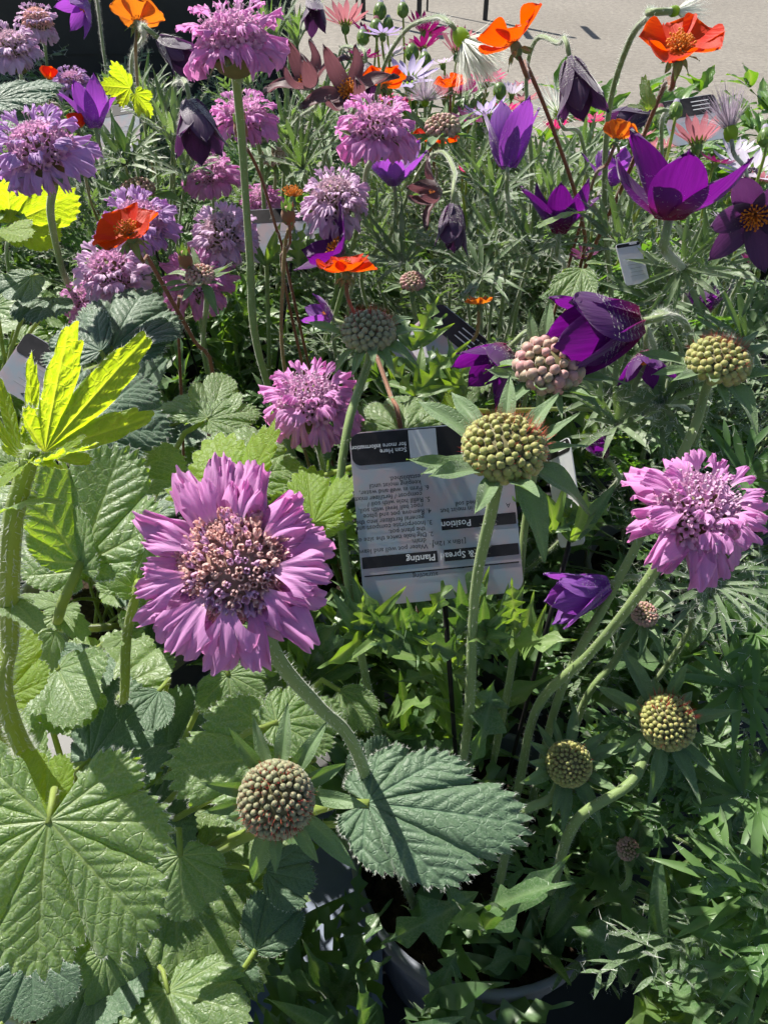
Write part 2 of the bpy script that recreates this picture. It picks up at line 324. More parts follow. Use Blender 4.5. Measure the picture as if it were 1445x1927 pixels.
def feather_leaf(name, mats, seed, pairs=4, seg=4, w=0.035, hair=0, spread=1.0, stalk=0.25, droop=0.35, segl=0.2, hl=0.065):
    """finely cut leaf: narrow segments along side ribs, with silky hairs"""
    r = np.random.RandomState(seed); A = Acc(); Z = np.array([0, 0, 1.0])
    def bendp(y): return np.array([0, y, -droop * y * y])
    V, F = strip((0, 0, 0), (0, 1, 0), Z, 0.92, w * 0.8, droop, 8, 0.8, 0.2, 0.8); A.add(V, F)
    for i in range(pairs + 1):
        y = stalk + (0.92 - stalk) * (i / pairs) * 0.95; size = (1.15 - 0.6 * i / pairs) * 0.36 * spread
        for s in ((-1, 1) if i < pairs else (0,)):
            a = math.radians(52 - 12 * i / pairs + r.uniform(-8, 8)) * s
            d = np.array([math.sin(a), math.cos(a), 0.18 * r.randn() - 0.1]); o = bendp(y)
            bd = 0.15 + 0.3 * r.rand()
            V, F = strip(o, d, Z, size, w, bd, 6, 0.6); A.add(V, F)
            for j in range(seg):
                t = 0.28 + 0.55 * j / max(seg - 1, 1); q = o + unit(d) * size * t - Z * bd * size * t * t
                for e in (-1, 1):
                    b = math.radians(38 + r.uniform(-10, 14)) * e; d2 = np.array([d[0]*math.cos(b) + d[1]*math.sin(b), d[1]*math.cos(b) - d[0]*math.sin(b), d[2] - 0.1 + 0.25 * r.randn()])
                    V, F = strip(q, d2, Z, segl * (1.1 - 0.5 * t) * r.uniform(0.7, 1.2), w * 0.9, 0.3 * r.rand(), 5, 0.55); A.add(V, F)
    if hair:
        pts = np.vstack(A.V); nn = np.tile([0, 0, 0.35], (len(pts), 1)) + nr.normal(0, 0.7, (len(pts), 3))
        V, F = hairs(pts, nn, hair, hl, 0.0045, 0.3); A.add(V, F, 1)
    m = A.build(name, mats); at = m.attributes.new('vein', 'FLOAT', 'POINT'); return m
def ray_floret(name, mat, seed, n=18, nu=31, lobes=3, notch=0.42, wb=0.10, we=0.55, ruffle=0.05, curl=0.2, splay=0.0):
    """outer floret of a scabious: narrow throat, then frilled lobes"""
    r = np.random.RandomState(seed); t = np.linspace(0, 1, n); u = np.linspace(-1, 1, nu)
    W = wb + (we - wb) * np.clip((t - 0.12) / 0.75, 0, 1) ** 0.9; W[-1] *= 0.93
    q = (u * 0.5 + 0.5) * lobes; loc = np.abs((q % 1.0) - 0.5) * 2; k = np.minimum(q.astype(int), lobes - 1)
    ll = np.array([0.86, 1.0, 0.84, 0.9, 0.8])[k] * (1 + r.uniform(-0.1, 0.1, 5)[k]) if lobes > 2 else np.array([1.0, 0.9])[k]
    Lu = ll * (1 - notch * loc ** 6) * (1 + 0.03 * np.sin(u * r.uniform(20, 28) + r.uniform(0, 6)) + 0.02 * np.sin(u * 41 + seed))
    fan = 0.25 + 0.35 * r.rand()
    tt = t[:, None]; x = W[:, None] * u[None, :] * (1 + fan * tt ** 2 * 0.6); y = tt * (1 + (Lu[None, :] - 1) * tt ** 1.5)
    x = x - np.sign(((q % 1) - 0.5))[None, :] * loc[None, :] ** 6 * -0.035 * tt ** 3
    x = x + ((k + 0.5) / lobes * 2 - 1)[None, :] * splay * tt ** 2.5
    z = 0.16 * np.sin(tt * 2.4) - curl * tt ** 2.4 + ruffle * np.sin(u[None, :] * r.uniform(7, 11) + r.uniform(0, 6)) * tt ** 2.0 + ruffle * 1.3 * np.sin(u[None, :] * r.uniform(17, 24) + r.uniform(0, 6)) * np.clip((tt - 0.6) / 0.4, 0, 1) ** 1.5 + 0.10 * (u[None, :] ** 2) * tt
    z = z + (1 - tt) ** 2 * (u[None, :] ** 2) * 0.05 + 0.03 * r.randn() * u[None, :] * tt
    return mesh(name, np.stack([x, y, z], -1).reshape(-1, 3), gridfaces(n, nu), mat, {'along': tt + 0 * x})
def simple_petal(name, mat, seed, n=12, nu=9, shape='round', cup=0.3, curl=0.0, crinkle=0.02, width=0.8, fold=0.0):
    r = np.random.RandomState(seed); t = np.linspace(0, 1, n); u = np.linspace(-1, 1, nu)
    if shape == 'round': w = np.clip(np.sin(np.pi * t ** 1.35) ** 0.55, 0, 1) * (0.25 + 0.75 * t ** 0.6); w[0] = 0.10; w[-1] = 0.18
    elif shape == 'pointed': w = np.sin(np.pi * np.clip(0.10 + 0.9 * t, 0, 1) ** 0.95) ** 0.62; w[-1] = 0.03
    else: w = np.clip(np.sin(np.pi * (0.1 + 0.9 * t) ** 1.15) ** 0.7, 0, 1) * (0.4 + 0.6 * t); w[-1] = 0.1
    w = w / w.max() * width * 0.5; tt = t[:, None]; x = w[:, None] * u[None, :]
    y = tt - (0.06 * (u[None, :] ** 2)) * tt ** 4
    z = cup * 4 * x * x * (1 - 0.3 * tt) + cup * 0.7 * (tt * (1 - tt) * -1.2) + curl * tt ** 3 + crinkle * wnoise(x * 3, y * 2, seed, 6) * tt - fold * np.abs(x) + crinkle * 0.7 * np.sin(u[None, :] * 12 + seed) * tt ** 3
    return mesh(name, np.stack([x, y, z], -1).reshape(-1, 3), gridfaces(n, nu), mat, {'along': tt + 0 * x, 'vein': np.exp(-(u[None, :] / 0.2) ** 2) + 0 * x})
def remat(m, mat):
    c = m.copy(); c.materials[0] = mat; return c

RL = {}                                                   # round leaves: (mesh, edge hairs)
for key, mat, kw in (('a', 'geum', {}), ('b', 'geum', dict(lobes=5, depth=0.2, droop=0.15, cup=0.35)), ('c', 'geum_blue', dict(depth=0.08, droop=0.1)), ('d', 'geum', dict(lobes=9, depth=0.14, droop=0.4, cup=-0.2)),
                     ('hero', 'geum', dict(nth=420, nrad=44, lobes=7, depth=0.14, teeth=4, tooth=0.08, droop=0.28, cup=-0.12, wave=0.05)),
                     ('big', 'geum', dict(nth=460, nrad=50, lobes=7, depth=0.16, teeth=4, tooth=0.085, c=0.20, rho=0.70, droop=0.2, cup=-0.10, wave=0.06)),
                     ('valley', 'geum', dict(nth=380, nrad=40, lobes=5, depth=0.16, teeth=5, tooth=0.09, c=0.42, rho=0.56, droop=0.1, cup=0.75, wave=0.04, span=125)),
                     ('shoot', 'lime', dict(nth=240, lobes=5, depth=0.58, pinch=1.0, teeth=3, tooth=0.10, c=0.52, rho=0.54, wide=0.8, droop=-0.15, cup=0.7, span=95)),
                     ('fan', 'lime', dict(lobes=5, depth=0.32, pinch=0.8, teeth=3, tooth=0.14, c=0.40, rho=0.56, cup=0.35, span=130)),
                     ('small', 'geum', dict(nth=110, nrad=12, lobes=3, depth=0.38, pinch=0.9, teeth=3, tooth=0.16, c=0.45, rho=0.53, wide=0.85, span=110)),
                     ('side', 'geum', dict(nth=260, nrad=30, lobes=5, depth=0.10, teeth=5, tooth=0.07, c=0.50, rho=0.53, wide=0.85, droop=0.22, cup=0.05, span=105))):
    RL[key] = round_leaf('geum_leaf_' + key, M[mat], hash(key) % 97 if False else sum(map(ord, key)), **kw)
HM = {k: mesh('leaf_edge_hair', v[1][0], v[1][1], M['hair'], smooth=False) for k, v in RL.items()}
RL['blue'] = (remat(RL['hero'][0], M['geum_blue']), None); HM['blue'] = HM['hero']
RL['sideblue'] = (remat(RL['side'][0], M['geum_blue']), None); HM['sideblue'] = HM['side']
RL['limeside'] = (remat(RL['b'][0], M['lime']), None); HM['limeside'] = HM['b']
NL = [narrow_leaf('scabious_leaf', M['scab_leaf'], s, width=w, lobes=l, depth=dp, droop=dr, n=30 if l else 16, nu=5) for s, w, l, dp, dr in
      ((1, 0.2, 0, 0, 0.3), (2, 0.23, 0, 0, 0.5), (3, 0.40, 4, 0.78, 0.3), (4, 0.40, 3, 0.76, 0.6), (5, 0.36, 5, 0.8, 0.2), (6, 0.16, 0, 0, 0.1), (7, 0.27, 2, 0.55, 0.5), (8, 0.34, 4, 0.8, 0.8))]
NLL = [remat(m, M['scab_light']) for m in NL]
BR = [narrow_leaf('bract', M['bract'], s, n=12, width=w, droop=dr, nu=5, fold=0.4) for s, w, dr in ((11, 0.27, 0.3), (12, 0.24, -0.35), (13, 0.32, 0.7), (14, 0.25, 0.05))]
FL = [feather_leaf('pulsatilla_leaf', [M['puls_leaf'], M['hair']], s, pairs=p, seg=g, hair=150, w=0.042, segl=0.24) for s, p, g in ((21, 3, 2), (22, 3, 3), (23, 4, 2))]
FG = [feather_leaf('pulsatilla_leaf', [M['puls_green'], M['hair']], s, pairs=p, seg=g, hair=50, w=0.066, droop=0.25, segl=0.18, hl=0.03) for s, p, g in ((24, 4, 3), (25, 3, 3))]
OL = [narrow_leaf('daisy_leaf', M['osteo_leaf'], s, n=14, width=w, lobes=l, depth=0.25, droop=0.3, nu=5) for s, w, l in ((31, 0.36, 0), (32, 0.42, 3), (33, 0.3, 2))]
RAYS = [ray_floret('petal', M['lilac'], s, lobes=lb, notch=nt, ruffle=rf, we=we) for s, lb, nt, rf, we in ((41, 3, 0.40, 0.06, 0.42), (42, 3, 0.32, 0.07, 0.38), (43, 2, 0.40, 0.06, 0.30), (44, 3, 0.46, 0.05, 0.46), (45, 4, 0.30, 0.07, 0.46), (46, 3, 0.28, 0.08, 0.36))]
RAYW = [ray_floret('petal', M['lilac'], s, n=20, nu=41, lobes=lb, notch=nt, ruffle=rf, we=we, curl=cu, splay=sp) for s, lb, nt, rf, we, cu, sp in ((141, 3, 0.55, 0.09, 0.34, 0.25, 0.22), (142, 2, 0.6, 0.10, 0.30, 0.1, 0.25), (143, 3, 0.5, 0.11, 0.30, 0.35, 0.15), (144, 2, 0.45, 0.08, 0.26, 0.3, 0.16), (145, 3, 0.6, 0.10, 0.38, 0.15, 0.2))]
RAYT = {k: [remat(m, M[k]) for m in RAYS] for k in ('lilac_pale', 'lilac_blue')}; RAYT['lilac'] = RAYS + RAYW; RAYT['wild'] = RAYW
for k_ in ('lilac_pale', 'lilac_blue'): RAYT[k_] += [remat(m, M[k_]) for m in RAYW]
def trumpet(openness, ns=8, seed=0):
    """tiny four-lobed floret"""
    V = []; F = []; r = np.random.RandomState(seed); prof = [(0.0, 0.16), (0.45, 0.2), (0.8, 0.34)]
    a = np.arange(ns * 2) * math.pi / ns
    for z, rad in prof: V += [(rad*math.cos(t), rad*math.sin(t), z) for t in a]
    lob = np.abs(np.cos(a * 2)) ** 0.8
    V += [((0.34 + openness * 0.32 * l)*math.cos(t), (0.34 + openness * 0.32 * l)*math.sin(t), 0.85 + 0.30 * l * (1.25 - openness) + 0.05 * r.randn()) for t, l in zip(a, lob)]
    V += [((0.34 + openness * 0.46 * l - 0.22 * (1 - openness))*math.cos(t), (0.34 + openness * 0.46 * l - 0.22 * (1 - openness))*math.sin(t), 0.9 + 0.42 * l * (1.2 - openness)) for t, l in zip(a, lob)]
    return np.array(V), gridfaces(5, ns * 2, True)
TR = [trumpet(0.9, 8, 1), trumpet(0.75, 8, 2), trumpet(0.35, 8, 3), trumpet(0.15, 8, 4)]
TRS = [trumpet(0.85, 4, 5)]
def ball(nz=6, ns=8, sz=1.0):
    V = [(0, 0, -sz)]; F = []
    for j in range(1, nz):
        p = math.pi * j / nz; V += [(math.sin(p)*math.cos(2*math.pi*i/ns), math.sin(p)*math.sin(2*math.pi*i/ns), -math.cos(p)*sz) for i in range(ns)]
    V.append((0, 0, sz)); n = len(V)
    for i in range(ns): F.append((0, 1 + (i+1) % ns, 1 + i)); F.append((n-1, n-1-ns+i, n-1-ns+(i+1) % ns))
    for j in range(nz - 2):
        for i in range(ns): a = 1 + j*ns; F.append((a+i, a+(i+1) % ns, a+ns+(i+1) % ns, a+ns+i))
    return np.array(V), F
BALL = ball(); BALL_S = ball(4, 6)
def lumpy_bead():
    V, F = ball(7, 8, 1.15); V = V.copy()
    V[:, :2] *= (1 + 0.10 * np.cos(4 * np.arctan2(V[:, 1], V[:, 0])) * np.clip(V[:, 2], 0, 1))[:, None]
    V[-1, 2] -= 0.28; return V, F
BEAD = lumpy_bead()
BEADM = {k: mesh('floret_bud', BEAD[0], BEAD[1], M[k]) for k in ('bead', 'bead_grey', 'bead_pink')}
TRM = {(i, k): mesh('floret', TR[i][0], TR[i][1], M[k]) for i in range(4) for k in ('floret', 'floret_pale', 'floret_bud')}
GP = [simple_petal('petal', M['orange'], s, cup=c, width=w, crinkle=0.045, curl=cu) for s, c, w, cu in ((51, 0.30, 1.2, -0.1), (52, 0.25, 1.25, 0.0), (53, 0.36, 1.15, 0.12))]
GPD = [remat(m, M['orange_dull']) for m in GP]
PP = {k: [simple_petal('petal', M[k], s, n=18, nu=9, shape='pointed', cup=c, width=w, curl=cu, crinkle=cr) for s, c, w, cu, cr in
          (((61, 0.42, 0.50, -0.22, 0.03), (62, 0.38, 0.48, -0.1, 0.03), (63, 0.46, 0.52, 0.08, 0.035)) if k != 'withered' else ((64, 0.5, 0.4, 0.4, 0.14), (65, 0.3, 0.42, -0.5, 0.16), (66, 0.6, 0.36, 0.2, 0.12)))]
      for k in ('purple', 'violet', 'dark', 'withered')}
OP = {k: [simple_petal('petal', M[k], s, n=9, nu=5, shape='strap', cup=0.25, width=0.24, curl=cu, crinkle=0.01) for s, cu in ((71, -0.1), (72, 0.05))] for k in ('white', 'daisy_lilac', 'pink', 'magenta', 'burgundy')}
SEP = [narrow_leaf('sepal', M['bract'], s, n=8, width=0.4, droop=0.2, nu=5) for s in (81, 82)]

# ------------------------------------------------------------------ the tarmac, the bench, the pots
k = NT('tarmac'); co = k.co()
c1 = k.mix(k.ramp(k.noise(1.3, 4, co), 0.3, 0.7), (0.205, 0.186, 0.158), (0.25, 0.228, 0.195))
c1 = k.mix(k.math('MULTIPLY', k.ramp(k.noise(30, 5, co, 0.75), 0.38, 0.62), 0.6), c1, (0.10, 0.09, 0.078))
c1 = k.mix(k.math('MULTIPLY', k.ramp(k.noise(130, 3, co), 0.55, 0.75), 0.5), c1, (0.33, 0.31, 0.28))
M['tarmac'] = k.done(k.princ(c1, 0.9, 0.2, 0, k.bump(k.noise(90, 5, co, 0.7), 0.5, 0.008)))
ground = top('ground', None, None, (0, 0, 0), data=mesh('ground', [(-60, -60, 0), (60, -60, 0), (60, 60, 0), (-60, 60, 0)], [(0, 1, 2, 3)], M['tarmac']), kind='structure')
ground['label'] = 'grey sunlit tarmac of the yard beyond the flowers'
k = NT('black_plastic'); M['black'] = k.done(k.princ(k.mix(k.noise(40, 3), (0.012, 0.013, 0.014), (0.03, 0.03, 0.03)), 0.5, 0.4))
k = NT('black_metal'); M['metal'] = k.done(k.princ(k.mix(k.noise(60, 3), (0.01, 0.01, 0.011), (0.022, 0.021, 0.02)), 0.45, 0.5))
def pot_mat(name, a, b):
    k = NT(name); co = k.co(); return k.done(k.princ(k.mix(k.ramp(k.noise(30, 4, co), 0.3, 0.7), a, b), k.math('ADD', 0.38, k.math('MULTIPLY', k.noise(90, 3, co), 0.25)), 0.45))
M['pot'] = pot_mat('grey_pot_plastic', (0.13, 0.145, 0.175), (0.19, 0.2, 0.235)); M['pot_taupe'] = pot_mat('taupe_pot_plastic', (0.12, 0.11, 0.105), (0.17, 0.155, 0.15))
M['pot_rim'] = pot_mat('pale_pot_rim', (0.3, 0.28, 0.27), (0.42, 0.4, 0.38))
k = NT('potting_soil'); z = k.noise(160, 5)
M['soil'] = k.done(k.princ(k.mix(k.ramp(z, 0.35, 0.7), (0.008, 0.006, 0.004), (0.05, 0.033, 0.02)), 0.95, 0.2, 0, k.bump(z, 1.0, 0.006)))
def box(x0, x1, y0, y1, z0, z1):
    return np.array([(x, y, z) for z in (z0, z1) for y in (y0, y1) for x in (x0, x1)], float), [(0, 2, 3, 1), (4, 5, 7, 6), (0, 1, 5, 4), (2, 6, 7, 3), (0, 4, 6, 2), (1, 3, 7, 5)]
def boxmesh(nm, mat, *a): V, F = box(*a); return mesh(nm, V, F, mat, smooth=False)
bench = top('plant_bench', 'low black slatted bench under all the flower pots', 'bench', (0, 0.55, 0))
slat = boxmesh('slat', M['black'], -0.95, 0.95, -0.034, 0.034, -0.022, 0.0)
for i in range(22): part('slat', slat, bench, Matrix.Translation((0, -0.24 + i * 0.076, BENCH)))
for x in (-0.9, 0.9):
    for y in (-0.22, 1.34): part('leg', boxmesh('leg', M['black'], x-0.03, x+0.03, y-0.03, y+0.03, 0, BENCH - 0.023), bench)
far = top('display_table', 'thin black legs of a metal display table standing out on the tarmac', 'table', (0.3, 6.2, 0))
for px, w in ((672, 0.014), (684, 0.03), (788, 0.032), (803, 0.014), (912, 0.03)):
    g = PZ(px, 40, CZ); yy = 6.0 if w > 0.02 else 6.35; xx = g[0] / g[1] * yy
    part('leg', boxmesh('leg', M['metal'], xx-w/2, xx+w/2, yy-w/2, yy+w/2, 0, 0.85), far)
for x_ in (-0.15, 0.4, 0.81): part('rail', boxmesh('rail', M['metal'], x_ - 0.015, x_ + 0.015, 5.98, 6.4, 0.851, 0.88), far)
backdrop = top('shade_backdrop', 'tall black slatted rack added to fill the dark behind the flowers', 'backdrop', (-0.8, 1.40, BENCH))  # black boards added to fill the dark of shaded plants and cast shade
for i in range(9): part('board', boxmesh('board', M['black'], -1.5, -0.14, 1.385 + 0.004 * (i % 2), 1.405 + 0.004 * (i % 2), 0.31 + i * 0.084, 0.3935 + i * 0.084), backdrop)
for x in (-1.45, -0.8, -0.17): part('post', boxmesh('post', M['black'], x-0.02, x+0.02, 1.411, 1.45, BENCH, 1.08), backdrop)

PROF = [(0.060, 0.0), (0.064, 0.002), (0.074, 0.125), (0.0785, 0.1265), (0.0805, 0.147), (0.0795, 0.150), (0.0765, 0.150), (0.0755, 0.147), (0.0735, 0.12)]
def lathe(prof, ns=48):
    a = np.arange(ns) * 2 * math.pi / ns
    V = np.vstack([np.stack([r * np.cos(a), r * np.sin(a), 0 * a + z], 1) for r, z in prof]); return V, gridfaces(len(prof), ns, True)
PB = lathe(PROF[:4]); PR = lathe([PROF[3]] + PROF[4:]); PBM = {k: mesh('pot_body', PB[0], PB[1] + [tuple(range(48))[::-1]], M[k]) for k in ('pot', 'pot_taupe', 'black')}
PRM = {k: mesh('pot_rim', PR[0] * [1.002, 1.002, 1], PR[1], M[k]) for k in ('pot', 'pot_rim', 'black')}
aa = np.arange(40) * 2 * math.pi / 40; SV = [(0, 0, 0.004)]; 
for rad in (0.02, 0.04, 0.06, 0.0745): SV += [(rad*math.cos(t), rad*math.sin(t), 0.003 * rng.random()) for t in aa]
SF = [(0, 1+i, 1+(i+1) % 40) for i in range(40)] + [(1+j*40+i, 41+j*40+i, 41+j*40+(i+1) % 40, 1+j*40+(i+1) % 40) for j in range(3) for i in range(40)]
SOIL = mesh('soil', SV, SF, M['soil'])
POTS = []
def pot(x, y, label, body='pot', rim='pot_rim', group=None):
    o = top('plant_pot', label, 'pot', (x, y, BENCH), group)
    part('pot_body', PBM[body], o, Matrix.Translation((x, y, BENCH))); part('rim', PRM[rim], o, Matrix.Translation((x, y, BENCH))); part('soil', SOIL, o, Matrix.Translation((x, y, BENCH + 0.128)))
    POTS.append((x, y)); return o
def nearest_pot(p):
    return min(POTS, key=lambda q: (q[0]-p[0])**2 + (q[1]-p[1])**2)
SOILZ = BENCH + 0.13

# ------------------------------------------------------------------ plant builders
def stem_points(head, headdir, mids, base, d):
    """stem from the soil up to the flower: base = (px, py, drop), mids are pixels, depth runs evenly between"""
    b = PZ(*base); db = project(b)[2]; n = len(mids) + 1; pts = [b]
    for i, q in enumerate(mids):
        f = (i + 1) / n; pts.append(P(q[0], q[1], q[2] if len(q) > 2 else db + (d - db) * f))
    if headdir is not None: pts.append(np.asarray(head) - np.asarray(headdir) * 0.012)
    pts.append(np.asarray(head)); px, py = nearest_pot(b)
    r = math.hypot(b[0]-px, b[1]-py); f = min(1, 0.05 / (r + 1e-6)); foot = np.array([px + (b[0]-px)*f, py + (b[1]-py)*f, SOILZ - 0.004])
    out = [foot]
    if b[2] - foot[2] > 0.05: out.append(foot * 0.4 + b * 0.6 - np.array([0, 0, 0.01]))
    return out + pts
def make_stem(root, pts, mat, r0, r1, hair=0, hl=0.0016, name='stem', n=None, hmat='hair'):
    n = n or max(10, int(len(pts) * 7)); path = spline(pts, n)
    t = np.linspace(0, 1, n); V, F, Nn = tube(path, r0 + (r1 - r0) * t + r0 * 0.05 * np.sin(t * 23), 10)
    off = np.array(root.location); part(name, mesh(name, V - off, F, M[mat]), root, Matrix.Translation(root.location))
    if hair:
        hv, hf = hairs(V, Nn, int(hair * 2.2), hl, 0.00016, 0.35, 10); part('stem_hair', mesh('stem_hair', hv - off, hf, M[hmat], smooth=False), root, Matrix.Translation(root.location), 'stuff')
    return path
def fib(n, pmax, jit=0.0):
    for i in range(n):
        z = 1 - (1 - math.cos(pmax)) * (i + 0.5) / n; p = math.acos(z); a = i * 2.39996 + jit * rng.random(); yield p, a, i / n
def scabious(label, px, py, d, axis, w, mids, base, tone='lilac', inner='floret', near=False, dome=0.45, n1=10, closed=0.0, droop=0.25, group=None, r=0.0016, hair=250, big=1.0, pins=True, core=0.44, rings=3):
    """pincushion flower: ring(s) of frilled florets round a dome of small ones, green bracts below, long stem"""
    H = P(px, py, d); R = w * d / FOCAL / 2; ax = unit(axis); X, Y, Z = zframe(H, ax, U(0, 6))
    c = H - Z * 0.22 * R; pts = stem_points(c, ax, mids, base, d); root = top('scabious_flower', label, 'flower', pts[0], group)
    make_stem(root, pts, 'stem', r * 1.15, r, hair)
    for i in range(9):
        a = i * 2 * math.pi / 9 + U(-.2, .2); rad = X * math.cos(a) + Y * math.sin(a)
        part('bract', rng.choice(BR), root, frame(c + rad * 0.1 * R - Z * 0.06 * R, rad * 1.0 + Z * U(-.35, .1), Z, R * U(0.5, 0.8)))
    for ring, (cnt, rad0, el, L) in enumerate(((n1, core * 0.68, -droop, 0.98 - core * 0.66), (n1 - 3, core * 0.84, 0.16, 0.48), (n1 - 1, core * 0.85, 0.60, 0.30))[:rings]):
        for i in range(cnt if not (tone == 'wild' and ring) else 7):
            a = (i + 0.5 * ring) * 2 * math.pi / cnt + U(-.13, .13); q = X * math.cos(a) + Y * math.sin(a); e = el + (U(-.22, .22) if tone != 'wild' else U(-.35, .4))
            o = c + q * rad0 * R + Z * (0.06 + 0.13 * ring) * R * (1 + dome)
            part('petal', rng.choice(RAYT[tone]), root, frame(o, q * math.cos(e) + Z * math.sin(e), Z - q * 0.3 * e, R * L * (U(0.84, 1.18)) * big, None, R * L * 0.9))
    A = Acc(); cnt = (240 if closed else 120) if near else 85
    V, F = ball(8, 14); A.add(c + (V * [core*R, core*R, (0.22 + dome * 0.45) * R]) @ np.stack([X, Y, Z]), F, 1)
    for p, a, f in fib(cnt, 1.55):
        q = X * math.cos(a) + Y * math.sin(a); dz = (0.22 + dome * 0.45) * R
        o = c + q * core * R * math.sin(p) + Z * dz * math.cos(p); nn = unit(q * math.sin(p) * 0.9 + Z * (math.cos(p) + 0.35) + nr.normal(0, 0.3 if closed else 0.12, 3)); s = R * (0.105 + 0.055 * f) * U(0.85, 1.2) * ((0.8 if closed else 1) if near else 1.25) * core / 0.44
        kk = (3 if f < 0.4 * closed else 2 if f < closed else rng.choice((0, 1)))
        x, y, z = zframe(o, nn, U(0, 6))
        if near:
            mt = 'floret_bud' if (closed and f < closed and rng.random() < 0.72) else inner
            part('floret', TRM[(kk, mt)], root, Matrix(((x[0]*s, y[0]*s, z[0]*s, o[0]), (x[1]*s, y[1]*s, z[1]*s, o[1]), (x[2]*s, y[2]*s, z[2]*s, o[2]), (0, 0, 0, 1))))
        else:
            V, F = TRS[0]; A.add(o + (V * s) @ np.stack([x, y, z]), F, 0)
        if pins and (f < 0.75 and rng.random() < 0.55):
            e = o + nn * s * U(1.5, 2.2); tv, tf, _ = tube(np.array([o + nn * s * 0.7, e]), 0.0055 * R, 4); A.add(tv, tf, 2); V, F = BALL_S; A.add(e + V * R * 0.021, F, 2)
    part('disc_florets', A.build('disc_florets', [M[inner], M['core_warm'] if closed else M['core'], M['floret_pale']]), root, None if False else Matrix.Identity(4), 'stuff')
    return root
def scabious_bud(label, px, py, d, axis, w, mids, base, bead='bead', near=True, flat=0.62, n=95, bract=1.25, bristle=160, r=0.0017, hair=250, group=None, big=1.0, tuft=0):
    """green button of round floret buds with red bristles over a ruff of bracts"""
    H = P(px, py, d); R = w * d / FOCAL / 2; ax = unit(axis); X, Y, Z = zframe(H, ax, U(0, 6)); c = H - Z * 0.25 * R
    pts = stem_points(c - Z * 0.35 * R, ax, mids, base, d); root = top('scabious_bud', label, 'flower bud', pts[0], group)
    make_stem(root, pts, 'stem', r * 1.1, r, hair)
    A = Acc(); V, F = ball(8, 14); A.add(c + (V * [0.86*R, 0.86*R, flat*R*0.86]) @ np.stack([X, Y, Z]), F, 0)
    B = np.stack([X, Y, Z])
    for p, a, f in fib(n, 2.0, 0.1):
        l = np.array([math.sin(p)*math.cos(a)*0.93, math.sin(p)*math.sin(a)*0.93, flat*0.93*math.cos(p)]) * R; nn = unit(np.array([l[0], l[1], l[2]/flat**2])); s = R * (0.105 + 0.075 * f) * U(0.88, 1.12) * math.sqrt(95 / n) * big
        x, y, z = zframe(l, nn, U(0, 6)); x, y, z, o = x @ B, y @ B, z @ B, c + l @ B
        if near: part('floret_bud', BEADM[bead], root, Matrix(((x[0]*s, y[0]*s, z[0]*s, o[0]), (x[1]*s, y[1]*s, z[1]*s, o[1]), (x[2]*s, y[2]*s, z[2]*s, o[2]), (0, 0, 0, 1))))
        else: V, F = BALL; A.add(o + (V * s) @ np.stack([x, y, z]), F, 1)
    back = D(0.25, 1, -0.25)
    for t_ in range(bristle + tuft):
        p, a = math.acos(1 - 1.15 * rng.random()), U(0, 6.283); long_ = t_ >= bristle
        if long_ and np.array([math.sin(p)*math.cos(a), math.sin(p)*math.sin(a), math.cos(p) * 0.3]) @ B @ back < 0.25: continue
        l = np.array([math.sin(p)*math.cos(a), math.sin(p)*math.sin(a), flat*math.cos(p)]) * R; nn = unit(np.array([l[0]*0.7, l[1]*0.7, l[2]/flat**2 + 0.4*R]) + nr.normal(0, 0.1*R, 3)); s = np.cross(nn, [0.3, 0.5, 0.1]); s = unit(s) * R * 0.014
        e = l + nn * R * (U(0.22, 0.45) if long_ else U(0.1, 0.24)); s = s * (1.5 if long_ else 1); A.add(c + np.array([l*0.93 - s, l*0.93 + s, e]) @ B, [(0, 1, 2)], 2)
    part('button', A.build('button', [M['core'], M[bead], M['bristle']]), root, Matrix.Identity(4), 'stuff')
    for i in range(13):
        a = i * 2 * math.pi / 13 + U(-.18, .18); q = X * math.cos(a) + Y * math.sin(a); e = U(-0.3, 0.6)
        part('bract', rng.choice(BR), root, frame(c + q * 0.55 * R - Z * flat * 0.62 * R, q * math.cos(e) + Z * math.sin(e), Z - q * e * 0.5, R * bract * U(0.95, 1.65)))
    return root
